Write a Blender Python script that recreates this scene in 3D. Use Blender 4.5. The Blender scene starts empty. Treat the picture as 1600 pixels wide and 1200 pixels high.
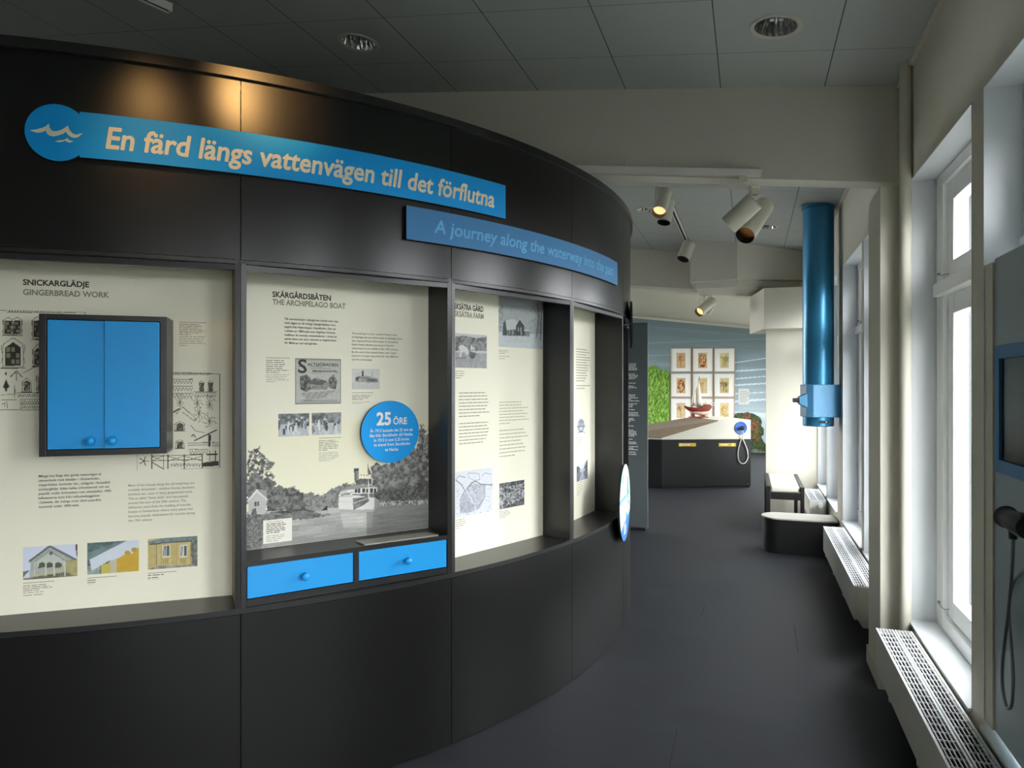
import bpy, math, random
import numpy as np
from mathutils import Matrix, Vector

random.seed(7); RNG = np.random.default_rng(7)
scene = bpy.context.scene
COL = scene.collection

# ------------------------------------------------------------------ camera, world, light, exposure
CAM_F, CAM_YAW, CAM_H = 1088.3, 0.3288, 1.55
cd = bpy.data.cameras.new('camera'); cam = bpy.data.objects.new('camera', cd); COL.objects.link(cam)
cd.sensor_fit = 'HORIZONTAL'; cd.sensor_width = 36.0; cd.lens = 36.0 * CAM_F / 1600.0
cd.clip_start = 0.05; cd.clip_end = 200
cam.location = (0, 0, CAM_H); cam.rotation_euler = (math.pi / 2, 0, CAM_YAW)
scene.camera = cam

scene.view_settings.view_transform = 'Standard'; scene.view_settings.look = 'None'
scene.view_settings.gamma = 1.0; scene.view_settings.use_curve_mapping = False
scene.view_settings.exposure = 0.42
scene.display_settings.display_device = 'sRGB'
cy = scene.cycles
cy.max_bounces = 10; cy.diffuse_bounces = 6; cy.glossy_bounces = 4; cy.transparent_max_bounces = 12
cy.sample_clamp_indirect = 25.0; cy.caustics_reflective = False; cy.caustics_refractive = False

W = bpy.data.worlds.new('world'); scene.world = W; W.use_nodes = True
nt = W.node_tree; nt.nodes.clear()
tc = nt.nodes.new('ShaderNodeTexCoord'); sp = nt.nodes.new('ShaderNodeSeparateXYZ')
cr = nt.nodes.new('ShaderNodeValToRGB'); bg = nt.nodes.new('ShaderNodeBackground'); wo = nt.nodes.new('ShaderNodeOutputWorld')
mp = nt.nodes.new('ShaderNodeMath'); mp.operation = 'MULTIPLY_ADD'; mp.inputs[1].default_value = .5; mp.inputs[2].default_value = .5
nt.links.new(tc.outputs['Generated'], sp.inputs[0]); nt.links.new(sp.outputs['Z'], mp.inputs[0]); nt.links.new(mp.outputs[0], cr.inputs[0])
cr.color_ramp.elements[0].position = .44; cr.color_ramp.elements[0].color = (.06, .065, .06, 1)
cr.color_ramp.elements[1].position = .56; cr.color_ramp.elements[1].color = (.94, .97, 1.0, 1)
nt.links.new(cr.outputs[0], bg.inputs[0]); bg.inputs[1].default_value = 17.5
nt.links.new(bg.outputs[0], wo.inputs[0])

XW = 0.76                       # inner face of the window wall
SILL, HEAD = 0.366, 2.568
WINDOWS = [(-3.15, -2.13), (-2.0, -.98), (-.70, .32), (.45, 1.47), (1.77, 2.785), (2.915, 3.935), (4.44, 5.42), (5.52, 6.60), (6.966, 7.86), (7.93, 8.92), (9.95, 10.95), (11.05, 12.25), (12.35, 13.55), (13.65, 14.85), (14.95, 16.15)]  # unseen first pair added for light; unseen far run extended to brighten the mural
LEFT_FILL_WINDOWS = [(5.6, 7.4), (9.0, 11.2), (11.6, 13.8), (14.2, 16.2)]
for i, (a, b) in enumerate(WINDOWS):   # daylight portals in the window openings (guide the sky light, emit nothing)
    ld = bpy.data.lights.new('window_portal', 'AREA'); ld.shape = 'RECTANGLE'; ld.size = b - a; ld.size_y = HEAD - SILL
    ld.cycles.is_portal = True
    lo = bpy.data.objects.new('window_portal', ld); COL.objects.link(lo)
    lo.location = (XW + .32, (a + b) / 2, (SILL + HEAD) / 2); lo.rotation_euler = (math.pi / 2, 0, math.pi / 2)
for a, b in LEFT_FILL_WINDOWS:              # unseen windows added in the left wall to raise the ambient light
    ld = bpy.data.lights.new('window_portal', 'AREA'); ld.shape = 'RECTANGLE'; ld.size = b - a; ld.size_y = 2.2
    ld.cycles.is_portal = True
    lo = bpy.data.objects.new('window_portal', ld); COL.objects.link(lo)
    lo.location = (-8.17, (a + b) / 2, 2.2); lo.rotation_euler = (math.pi / 2, 0, -math.pi / 2)

def spot_light(loc, to, power, angle, col=(1, .55, .19), blend=1., radius=.07):
    ld = bpy.data.lights.new('spot_beam', 'SPOT'); ld.energy = power; ld.spot_size = math.radians(angle); ld.spot_blend = blend
    ld.color = col; ld.shadow_soft_size = radius
    o = bpy.data.objects.new('spot_beam', ld); COL.objects.link(o); o.location = loc
    o.rotation_euler = (Vector(to) - Vector(loc)).to_track_quat('-Z', 'Y').to_euler(); return o

# ------------------------------------------------------------------ measuring (pixel -> point on a known real surface)
_Fw = np.array([-math.sin(CAM_YAW), math.cos(CAM_YAW), 0]); _Rt = np.array([math.cos(CAM_YAW), math.sin(CAM_YAW), 0])
def ray(px, py): return _Fw * CAM_F + _Rt * (px - 800) + np.array([0, 0, 600 - py])
def atX(px, py, x): r = ray(px, py); return r * (x / r[0]) + [0, 0, CAM_H]
def atY(px, py, y): r = ray(px, py); return r * (y / r[1]) + [0, 0, CAM_H]
def atZ(px, py, z): r = ray(px, py); return r * ((z - CAM_H) / r[2]) + [0, 0, CAM_H]

# ------------------------------------------------------------------ materials
def lin(c):
    c = np.asarray(c, float); return np.where(c <= .04045, c / 12.92, ((c + .055) / 1.055) ** 2.4)
def rgb(r, g, b): return tuple(lin(np.array([r, g, b]) / 255.0))
def mat(name, col, rough=.5, metal=0., spec=.5, bump=0., bscale=40., var=0., vscale=6., emit=None, estr=0., coat=0.):
    m = bpy.data.materials.new(name); m.use_nodes = True; n = m.node_tree; p = n.nodes['Principled BSDF']
    p.inputs['Base Color'].default_value = (*col, 1); p.inputs['Roughness'].default_value = rough
    p.inputs['Metallic'].default_value = metal; p.inputs['Specular IOR Level'].default_value = spec
    p.inputs['Coat Weight'].default_value = coat
    if emit: p.inputs['Emission Color'].default_value = (*emit, 1); p.inputs['Emission Strength'].default_value = estr
    t = n.nodes.new('ShaderNodeTexCoord')
    if var:
        z = n.nodes.new('ShaderNodeTexNoise'); z.inputs['Scale'].default_value = vscale; z.inputs['Detail'].default_value = 6
        n.links.new(t.outputs['Object'], z.inputs['Vector'])
        x = n.nodes.new('ShaderNodeMix'); x.data_type = 'RGBA'
        x.inputs[6].default_value = (*[c * (1 - var) for c in col], 1); x.inputs[7].default_value = (*[min(1, c * (1 + var)) for c in col], 1)
        n.links.new(z.outputs['Fac'], x.inputs[0]); n.links.new(x.outputs[2], p.inputs['Base Color'])
    if bump:
        z = n.nodes.new('ShaderNodeTexNoise'); z.inputs['Scale'].default_value = bscale; z.inputs['Detail'].default_value = 4
        b = n.nodes.new('ShaderNodeBump'); b.inputs['Strength'].default_value = bump; b.inputs['Distance'].default_value = .01
        n.links.new(t.outputs['Object'], z.inputs['Vector']); n.links.new(z.outputs['Fac'], b.inputs['Height']); n.links.new(b.outputs[0], p.inputs['Normal'])
    return m

M = {}
M['laminate'] = mat('black_laminate', (.0065, .0064, .006), .29, spec=.48, bump=.02, bscale=300, var=.12, vscale=3)
M['laminate_frame'] = mat('charcoal_laminate', (.015, .015, .015), .32, spec=.5)
M['liner'] = mat('niche_liner', rgb(150, 140, 104), .6)
M['cream'] = mat('cream_print', rgb(242, 238, 216), .55, spec=.35)
M['blue'] = mat('bright_blue', rgb(22, 150, 220), .42, spec=.45)
M['sign_blue'] = mat('sign_blue', rgb(6, 162, 240), .5, spec=.3)
M['sign_dull'] = mat('dull_sign_blue', rgb(66, 128, 180), .55, spec=.3)
M['sign_letter'] = mat('cream_letter', rgb(238, 230, 205), .6)
M['sign_letter_blue'] = mat('pale_blue_letter', rgb(98, 178, 226), .6)
M['edge'] = mat('dark_edge', (.01, .011, .013), .5)
M['ink'] = mat('dark_ink', rgb(58, 54, 44), .6)
M['ink_grey'] = mat('grey_ink', rgb(150, 146, 128), .6)
M['ink_soft'] = mat('soft_ink', rgb(122, 117, 100), .6)
M['ink_pale'] = mat('pale_ink', rgb(180, 175, 155), .6)
M['white_ink'] = mat('white_ink', rgb(238, 238, 232), .6)
M['card'] = mat('white_card', rgb(236, 234, 222), .6)
M['plate'] = mat('grey_label_plate', rgb(150, 147, 136), .4)
M['wall'] = mat('wall_paint', rgb(212, 207, 190), .7, spec=.25, bump=.03, bscale=120)
M['wall_white'] = mat('white_wall_paint', rgb(206, 202, 187), .7, spec=.25, bump=.03, bscale=120)
M['beam'] = mat('beam_paint', rgb(214, 210, 198), .7, spec=.25, bump=.03, bscale=120)
M['reveal'] = mat('window_paint', rgb(216, 220, 222), .35)
M['frame_white'] = mat('window_frame_paint', rgb(250, 251, 250), .25)
M['outer'] = mat('grey_outer_reveal', rgb(76, 82, 82), .6)
M['track'] = mat('white_track', rgb(240, 238, 230), .4)
M['rad'] = mat('radiator_enamel', rgb(208, 206, 196), .4)
M['rad_dark'] = mat('radiator_inside', rgb(74, 76, 76), .6)
M['white_metal'] = mat('white_metal', rgb(216, 212, 198), .35)
M['lens'] = mat('warm_lens', rgb(220, 160, 90), .3, emit=(1, .66, .30), estr=1.0)
M['lens_off'] = mat('copper_reflector', rgb(150, 98, 52), .35, metal=.8)
M['black'] = mat('black_plastic', (.010, .010, .011), .5, spec=.3)
M['rubber'] = mat('black_rubber', (.016, .017, .018), .55)
M['chrome'] = mat('chrome', rgb(205, 205, 205), .12, metal=1)
M['steel'] = mat('steel_hose', rgb(150, 152, 150), .35, metal=.8)
M['tube_blue'] = mat('blue_lacquer', rgb(52, 128, 168), .36, metal=.5, coat=.15)
M['collar_blue'] = mat('pale_blue_paint', rgb(88, 150, 190), .45)
M['panel_grey'] = mat('grey_blue_panel', rgb(160, 174, 180), .4, spec=.5)
M['screen'] = mat('dark_screen', (.012, .011, .009), .25)
M['monitor_blue'] = mat('monitor_blue', rgb(54, 124, 176), .5)
M['info_grey'] = mat('slate_panel', rgb(94, 101, 102), .5, spec=.3)
M['bench_black'] = mat('bench_black', (.012, .012, .012), .4)
M['bench_top'] = mat('grey_bench_top', rgb(178, 176, 168), .45)
M['wood_black'] = mat('black_wood', (.013, .012, .011), .45)
M['cushion'] = mat('white_cushion', rgb(226, 222, 206), .8)
M['island_black'] = mat('desk_black', (.016, .017, .018), .5, spec=.3)
M['island_white'] = mat('desk_white', rgb(226, 223, 208), .5)
M['brass'] = mat('yellow_plate', rgb(206, 172, 48), .4)
M['listen_blue'] = mat('listening_blue', rgb(70, 118, 200), .4)
M['hull_red'] = mat('hull_red', rgb(132, 52, 36), .4)
M['hull_pink'] = mat('hull_pale', rgb(214, 186, 172), .5)
M['sail'] = mat('sail_cloth', rgb(232, 228, 212), .8)
M['mast'] = mat('mast_wood', rgb(120, 92, 64), .5)
M['frame_wood'] = mat('pale_oak_frame', rgb(186, 160, 132), .5)
M['mount'] = mat('white_mount', rgb(232, 232, 226), .7)
M['red'] = mat('red_sticker', rgb(190, 60, 70), .5)
M['dark_gap'] = mat('dark_gap', (.01, .01, .01), .8)
M['pebble'] = mat('outdoor_gravel', rgb(84, 88, 82), .9)

def wood():
    m = mat('grey_oak', rgb(140, 124, 104), .5); n = m.node_tree; p = n.nodes['Principled BSDF']
    t = n.nodes.new('ShaderNodeTexCoord'); g = n.nodes.new('ShaderNodeMapping'); g.inputs['Scale'].default_value = (3, 40, 20)
    z = n.nodes.new('ShaderNodeTexNoise'); z.inputs['Scale'].default_value = 2; z.inputs['Detail'].default_value = 8
    r = n.nodes.new('ShaderNodeValToRGB'); r.color_ramp.elements[0].color = (*rgb(112, 97, 80), 1); r.color_ramp.elements[1].color = (*rgb(168, 152, 130), 1)
    n.links.new(t.outputs['Object'], g.inputs[0]); n.links.new(g.outputs[0], z.inputs[0]); n.links.new(z.outputs['Fac'], r.inputs[0]); n.links.new(r.outputs[0], p.inputs['Base Color'])
    return m
M['oak'] = wood()

def ceiling_tiles():
    m = mat('ceiling_tile', rgb(186, 189, 186), .8, spec=.2); n = m.node_tree; p = n.nodes['Principled BSDF']
    t = n.nodes.new('ShaderNodeTexCoord'); s = n.nodes.new('ShaderNodeSeparateXYZ'); n.links.new(t.outputs['Object'], s.inputs[0])
    def line(sock, off, step, w):
        a = n.nodes.new('ShaderNodeMath'); a.operation = 'SUBTRACT'; a.inputs[1].default_value = off; n.links.new(sock, a.inputs[0])
        b = n.nodes.new('ShaderNodeMath'); b.operation = 'PINGPONG'; b.inputs[1].default_value = step / 2; n.links.new(a.outputs[0], b.inputs[0])
        c = n.nodes.new('ShaderNodeMath'); c.operation = 'LESS_THAN'; c.inputs[1].default_value = w; n.links.new(b.outputs[0], c.inputs[0]); return c.outputs[0]
    a = line(s.outputs['X'], -.702, .545, .0028); b = line(s.outputs['Y'], 3.72, .527, .0016)
    c = n.nodes.new('ShaderNodeMath'); c.operation = 'MAXIMUM'; n.links.new(a, c.inputs[0]); n.links.new(b, c.inputs[1])
    x = n.nodes.new('ShaderNodeMix'); x.data_type = 'RGBA'; x.inputs[6].default_value = (*rgb(186, 189, 186), 1); x.inputs[7].default_value = (*rgb(92, 94, 92), 1)
    n.links.new(c.outputs[0], x.inputs[0]); n.links.new(x.outputs[2], p.inputs['Base Color']); return m
M['ceiling'] = ceiling_tiles()

def lino():
    m = mat('dark_linoleum', (.045, .047, .054), .5, spec=.3); n = m.node_tree; p = n.nodes['Principled BSDF']
    t = n.nodes.new('ShaderNodeTexCoord'); z = n.nodes.new('ShaderNodeTexNoise'); z.inputs['Scale'].default_value = 2.2; z.inputs['Detail'].default_value = 9; z.inputs['Roughness'].default_value = .7
    g = n.nodes.new('ShaderNodeMapping'); g.inputs['Scale'].default_value = (1, 3.2, 1)
    r = n.nodes.new('ShaderNodeValToRGB'); e = r.color_ramp.elements; e[0].position = .35; e[0].color = (.018, .019, .022, 1); e[1].position = .72; e[1].color = (.029, .032, .039, 1)
    n.links.new(t.outputs['Object'], g.inputs[0]); n.links.new(g.outputs[0], z.inputs[0]); n.links.new(z.outputs['Fac'], r.inputs[0]); n.links.new(r.outputs[0], p.inputs['Base Color'])
    q = n.nodes.new('ShaderNodeMapRange'); q.inputs[3].default_value = .46; q.inputs[4].default_value = .6
    n.links.new(z.outputs['Fac'], q.inputs[0]); n.links.new(q.outputs[0], p.inputs['Roughness']); return m
M['floor'] = lino()

def print_mat():
    m = mat('printed_picture', (.5, .5, .5), .55, spec=.35); n = m.node_tree
    a = n.nodes.new('ShaderNodeVertexColor'); a.layer_name = 'Col'; n.links.new(a.outputs[0], n.nodes['Principled BSDF'].inputs['Base Color']); return m
M['print'] = print_mat()

def glass():
    m = bpy.data.materials.new('window_glass'); m.use_nodes = True; n = m.node_tree; n.nodes.clear()
    o = n.nodes.new('ShaderNodeOutputMaterial'); mx = n.nodes.new('ShaderNodeMixShader'); tr = n.nodes.new('ShaderNodeBsdfTransparent'); gl = n.nodes.new('ShaderNodeBsdfGlossy')
    fr = n.nodes.new('ShaderNodeFresnel'); fr.inputs[0].default_value = 1.45; tr.inputs[0].default_value = (.97, .97, .97, 1); gl.inputs['Roughness'].default_value = .02
    ge = n.nodes.new('ShaderNodeNewGeometry'); fm = n.nodes.new('ShaderNodeMath'); fm.operation = 'SUBTRACT'; fm.use_clamp = True
    n.links.new(fr.outputs[0], fm.inputs[0]); n.links.new(ge.outputs['Backfacing'], fm.inputs[1])      # one reflection per pane, at the outer face
    n.links.new(fm.outputs[0], mx.inputs[0]); n.links.new(tr.outputs[0], mx.inputs[1]); n.links.new(gl.outputs[0], mx.inputs[2]); n.links.new(mx.outputs[0], o.inputs[0]); return m
M['glass'] = glass()

# ------------------------------------------------------------------ mesh tools
def chain_matrix(o):
    m = Matrix()
    while o is not None: m = o.matrix_basis @ m; o = o.parent
    return m
class MB:
    def __init__(s, frame=None): s.v = []; s.f = []; s.mi = []; s.M = frame or Matrix(); s.cur = 0
    def add(s, vs, fs):
        b = len(s.v); s.v += [s.M @ Vector(v) for v in vs]; s.f += [[b + i for i in f] for f in fs]; s.mi += [s.cur] * len(fs); return s
    def box(s, x0, x1, y0, y1, z0, z1):
        v = [(x, y, z) for z in (z0, z1) for y in (y0, y1) for x in (x0, x1)]
        return s.add(v, [(0, 2, 3, 1), (4, 5, 7, 6), (0, 1, 5, 4), (2, 6, 7, 3), (0, 4, 6, 2), (1, 3, 7, 5)])
    def prism(s, poly, z0, z1):
        n = len(poly); z0f = z0 if callable(z0) else (lambda x, y: z0); z1f = z1 if callable(z1) else (lambda x, y: z1)
        v = [(x, y, z0f(x, y)) for x, y in poly] + [(x, y, z1f(x, y)) for x, y in poly]
        return s.add(v, [list(range(n))[::-1], list(range(n, 2 * n))] + [[i, (i + 1) % n, n + (i + 1) % n, n + i] for i in range(n)])
    def prism_xz(s, poly, y0, y1):
        n = len(poly); v = [(x, y0, z) for x, z in poly] + [(x, y1, z) for x, z in poly]
        return s.add(v, [list(range(n)), list(range(n, 2 * n))[::-1]] + [[i, n + i, n + (i + 1) % n, (i + 1) % n] for i in range(n)])
    def arc(s, c, r0, r1, a0, a1, z0, z1, n=24):
        v = []
        for i in range(n + 1):
            a = math.radians(a0 + (a1 - a0) * i / n); co, si = math.cos(a), math.sin(a)
            v += [(c[0] + r0 * co, c[1] + r0 * si, z0), (c[0] + r1 * co, c[1] + r1 * si, z0), (c[0] + r1 * co, c[1] + r1 * si, z1), (c[0] + r0 * co, c[1] + r0 * si, z1)]
        f = [(0, 3, 2, 1), (4 * n, 4 * n + 1, 4 * n + 2, 4 * n + 3)]
        for i in range(n):
            for k in range(4): f.append((4 * i + k, 4 * i + (k + 1) % 4, 4 * i + 4 + (k + 1) % 4, 4 * i + 4 + k))
        return s.add(v, f)
    def lathe(s, prof, n=32, mtx=None, caps=True):
        v = []; f = []; m = len(prof); mt = mtx or Matrix()
        for i in range(n):
            a = 2 * math.pi * i / n
            v += [tuple(mt @ Vector((r * math.cos(a), r * math.sin(a), z))) for r, z in prof]
        for i in range(n):
            j = (i + 1) % n
            for k in range(m - 1): f.append((i * m + k, j * m + k, j * m + k + 1, i * m + k + 1))
        if caps and prof[0][0] > 1e-6: f.append([i * m for i in range(n)][::-1])
        if caps and prof[-1][0] > 1e-6: f.append([i * m + m - 1 for i in range(n)])
        return s.add(v, f)
    def cyl(s, p, q, r, n=20, r2=None):
        p, q = Vector(p), Vector(q); d = q - p; mt = Matrix.Translation(p) @ d.to_track_quat('Z', 'Y').to_matrix().to_4x4()
        return s.lathe([(r, 0), (r if r2 is None else r2, d.length)], n, mt)
    def tube(s, pts, r, n=10, closed=False):
        pts = [Vector(p) for p in pts]; v = []; f = []; N = len(pts); up = Vector((0, 0, 1)); prev = None
        for i, p in enumerate(pts):
            if closed: t = (pts[(i + 1) % N] - pts[i - 1])
            else: t = (pts[min(i + 1, N - 1)] - pts[max(i - 1, 0)])
            t.normalize(); a = prev if prev is not None else (up if abs(t.z) < .9 else Vector((1, 0, 0)))
            a = (a - t * a.dot(t)).normalized(); prev = a; b = t.cross(a)
            v += [tuple(p + a * r * math.cos(2 * math.pi * k / n) + b * r * math.sin(2 * math.pi * k / n)) for k in range(n)]
        for i in range(N if closed else N - 1):
            for k in range(n): f.append((i * n + k, i * n + (k + 1) % n, ((i + 1) % N) * n + (k + 1) % n, ((i + 1) % N) * n + k))
        if not closed: f += [list(range(n))[::-1], list(range((N - 1) * n, N * n))]
        return s.add(v, f)
    def ball(s, c, r, n=16, sz=1.):
        return s.lathe([(max(1e-7, r * math.sin(math.pi * k / n)), -r * sz * math.cos(math.pi * k / n)) for k in range(n + 1)], n * 2, Matrix.Translation(Vector(c)))
    def build(s, name, m, parent=None, smooth=False, bevel=0.):
        me = bpy.data.meshes.new(name); w = chain_matrix(parent).inverted() if parent is not None else Matrix()
        me.from_pydata([tuple(w @ v) for v in s.v], [], s.f)
        ms = m if isinstance(m, (list, tuple)) else [m]
        for q in ms: me.materials.append(q)
        me.polygons.foreach_set('material_index', s.mi)
        me.update()
        o = bpy.data.objects.new(name, me); COL.objects.link(o)
        if parent is not None: o.parent = parent
        if smooth:
            me.polygons.foreach_set('use_smooth', [True] * len(me.polygons))
            try: me.set_sharp_from_angle(angle=math.radians(38))
            except Exception: pass
        if bevel:
            b = o.modifiers.new('bevel', 'BEVEL'); b.width = bevel; b.segments = 2; b.limit_method = 'ANGLE'; b.angle_limit = math.radians(40)
        return o

def thing(name, label, cat, loc=(0, 0, 0), rotz=0., group=None):
    o = bpy.data.objects.new(name, None); COL.objects.link(o); o.empty_display_size = .1
    o.location = loc; o.rotation_euler = (0, 0, rotz); o['label'] = label; o['category'] = cat
    if group: o['group'] = group
    return o
def tag(o, label, cat, group=None):
    o['label'] = label; o['category'] = cat
    if group: o['group'] = group
    return o
def struct(o): o['kind'] = 'structure'; return o
def dup(root, loc, rotz, label, group=None):
    r = root.copy(); COL.objects.link(r); r.location = loc; r.rotation_euler = (0, 0, rotz); r['label'] = label
    if group: r['group'] = group
    for ch in list(root.children):
        c = ch.copy(); COL.objects.link(c); c.parent = r
        for g in list(ch.children):
            d = g.copy(); COL.objects.link(d); d.parent = c
    return r

# ------------------------------------------------------------------ lettering
_tx = {}
def text_geo(body, bold=0., shear=0., spacing=1.):
    if bold > .008:
        v, f = text_geo(body, .004, shear, spacing); V = []; F = []
        for q in range(9):
            dx, dy = ((bold - .004) * math.cos(q * .7854), (bold - .004) * math.sin(q * .7854)) if q < 8 else (0, 0)
            F += [[i + len(v) * q for i in g] for g in f]; V.append(v + np.array((dx, dy, q)))
        return np.concatenate(V), F
    k = (body, bold, shear, spacing)
    if k not in _tx:
        cu = bpy.data.curves.new('lettering', 'FONT'); cu.body = body; cu.offset = bold; cu.shear = shear; cu.space_character = spacing; cu.resolution_u = 3; cu.size = 1
        ob = bpy.data.objects.new('lettering', cu); COL.objects.link(ob)
        bpy.context.view_layer.update()
        me = ob.evaluated_get(bpy.context.evaluated_depsgraph_get()).to_mesh()
        v = np.array([(x.co.x, x.co.y, 0) for x in me.vertices]) if len(me.vertices) else np.zeros((0, 3)); f = [list(p.vertices) for p in me.polygons]
        ob.evaluated_get(bpy.context.evaluated_depsgraph_get()).to_mesh_clear(); bpy.data.objects.remove(ob); bpy.data.curves.remove(cu); _tx[k] = (v, f)
    return _tx[k]
CAPH = None
def cap():
    global CAPH
    if CAPH is None: CAPH = float(text_geo('H')[0][:, 1].max())
    return CAPH
def put_text(mb, body, x, y, caph, width=None, bold=0., shear=0., warp=None, align='L', spacing=1., maxw=None):
    """letters in the plane of mb: local x along, local z up, at local y=0; warp(x, z) -> 3-D point if given"""
    v, f = text_geo(body, bold, shear, spacing)
    if not len(v): return
    sy = caph / cap(); x0, x1 = v[:, 0].min(), v[:, 0].max(); sx = sy if width is None else width / (x1 - x0)
    if maxw is not None: sx = min(sx, maxw / (x1 - x0))
    off = {'L': 0, 'C': -(x1 - x0) * sx / 2, 'R': -(x1 - x0) * sx}[align]
    mb.add([((a - x0) * sx + x + off, -4e-5 * l, b * sy + y) for a, b, l in v], f)
def put_block(mb, lines, x, top, pitch, caph, width=None, bold=0., align='L'):
    n = max(text_geo(l, bold)[0][:, 0].max() for l in lines if l); sx = None
    for i, l in enumerate(lines):
        if not l: continue
        v, _ = text_geo(l, bold); w = (v[:, 0].max() - v[:, 0].min()) * (width / n if width else caph / cap())
        put_text(mb, l, x, top - caph - i * pitch, caph, w, bold, align=align)
def greek(mb, x, top, width, n, pitch, h, seed=0, full=False, frac=None):
    """lines too small to read in the photograph: word-length strokes"""
    r = random.Random(seed)
    for i in range(n):
        w = width * (frac[i] if frac else (1 if full else r.uniform(.72, 1.))); a = 0; y = top - i * pitch
        if i == n - 1 and not frac: w *= r.uniform(.4, .9)
        while a < w - h:
            l = min(r.uniform(2., 8.) * max(h * .8, .0042), w - a); 
            mb.add([(x + a, 0, y - h), (x + a + l, 0, y - h), (x + a + l, 0, y), (x + a, 0, y)], [(0, 1, 2, 3)]); a += l + max(h * .55, .0035)

# ------------------------------------------------------------------ small painter for printed pictures
def vnoise(h, w, sc, seed, octv=4):
    r = np.random.default_rng(seed); out = np.zeros((h, w)); amp = 1; tot = 0
    for o in range(octv):
        g = r.random((int(h / sc) + 3, int(w / sc) + 3)); yy = np.arange(h) / sc; xx = np.arange(w) / sc
        y0 = yy.astype(int); x0 = xx.astype(int); fy = (yy - y0)[:, None]; fx = (xx - x0)[None]
        a = g[y0][:, x0]; b = g[y0][:, x0 + 1]; c = g[y0 + 1][:, x0]; d = g[y0 + 1][:, x0 + 1]
        out += amp * ((a * (1 - fx) + b * fx) * (1 - fy) + (c * (1 - fx) + d * fx) * fy); tot += amp; amp *= .6; sc = max(1., sc / 2)
    return out / tot
class Cv:
    def __init__(s, w, h, col):
        s.w, s.h = int(w), int(h); s.a = np.ones((s.h, s.w, 3)) * (np.array(col) / 255.); s.yy, s.xx = np.mgrid[0:s.h, 0:s.w]
    def mask(s, pts):
        m = np.zeros((s.h, s.w), bool); n = len(pts); x, y = s.xx + .5, s.yy + .5
        for i in range(n):
            (x1, y1), (x2, y2) = pts[i], pts[(i + 1) % n]
            if y1 == y2: continue
            c = ((y1 > y) != (y2 > y)) & (x < (x2 - x1) * (y - y1) / (y2 - y1) + x1); m ^= c
        return m
    def rag(s, pts, amp, sc, seed):
        a = (vnoise(s.h, s.w, sc, seed) - .5) * 2 * amp; b = (vnoise(s.h, s.w, sc, seed + 1) - .5) * 2 * amp
        x0, y0 = s.xx, s.yy; s.xx, s.yy = x0 + a, y0 + b; m = s.mask(pts); s.xx, s.yy = x0, y0; return m
    def emask(s, cx, cy_, rx, ry): return ((s.xx + .5 - cx) / rx) ** 2 + ((s.yy + .5 - cy_) / ry) ** 2 < 1
    def fill(s, m, col, tex=None, amp=0.):
        c = np.ones((s.h, s.w, 3)) * (np.array(col) / 255. if np.ndim(col) else col / 255.)
        if tex is not None: c = c * (1 + amp * (tex[..., None] * 2 - 1))
        s.a[m] = np.clip(c, 0, 1)[m]; return s
    def poly(s, pts, col, tex=None, amp=0.): return s.fill(s.mask(pts), col, tex, amp)
    def rect(s, x0, y0, x1, y1, col, tex=None, amp=0.): return s.poly([(x0, y0), (x1, y0), (x1, y1), (x0, y1)], col, tex, amp)
    def ell(s, cx, cy_, rx, ry, col, tex=None, amp=0.): return s.fill(s.emask(cx, cy_, rx, ry), col, tex, amp)
    def line(s, pts, wd, col):
        for (x1, y1), (x2, y2) in zip(pts[:-1], pts[1:]):
            dx, dy = x2 - x1, y2 - y1; L = dx * dx + dy * dy + 1e-9; px, py = s.xx + .5 - x1, s.yy + .5 - y1
            t = np.clip((px * dx + py * dy) / L, 0, 1); m = (px - t * dx) ** 2 + (py - t * dy) ** 2 < wd * wd / 4; s.fill(m, col)
        return s
    def foliage(s, m, lo, hi, sc, seed, edge=0.):
        n = vnoise(s.h, s.w, sc, seed); n = np.clip((n - .5) * 2.6 + .5, 0, 1)
        if edge:
            e = vnoise(s.h, s.w, sc * .8, seed + 5, 3); m = m & (e > edge)
        lo, hi = np.array(lo) / 255. * np.ones(3), np.array(hi) / 255. * np.ones(3)
        s.a[m] = (lo + (hi - lo) * n[..., None])[m]; return s
    def mesh(s, name, pos, parent):
        """pos(u, v) with u along 0..1, v up 0..1 -> world point"""
        me = bpy.data.meshes.new(name); w = chain_matrix(parent).inverted() if parent is not None else Matrix()
        V = []
        for j in range(s.h):
            for i in range(s.w): V.append(tuple(w @ Vector(pos(i / (s.w - 1), 1 - j / (s.h - 1)))))
        idx = np.arange(s.h * s.w).reshape(s.h, s.w)
        F = np.stack([idx[1:, :-1], idx[1:, 1:], idx[:-1, 1:], idx[:-1, :-1]], -1).reshape(-1, 4)
        me.from_pydata(V, [], F.tolist()); me.materials.append(M['print'])
        at = me.color_attributes.new('Col', 'FLOAT_COLOR', 'POINT'); c = np.ones((s.h * s.w, 4)); c[:, :3] = lin(s.a).reshape(-1, 3); at.data.foreach_set('color', c.ravel())
        me.update(); o = bpy.data.objects.new(name, me); COL.objects.link(o)
        if parent is not None: o.parent = parent
        return o

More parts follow.
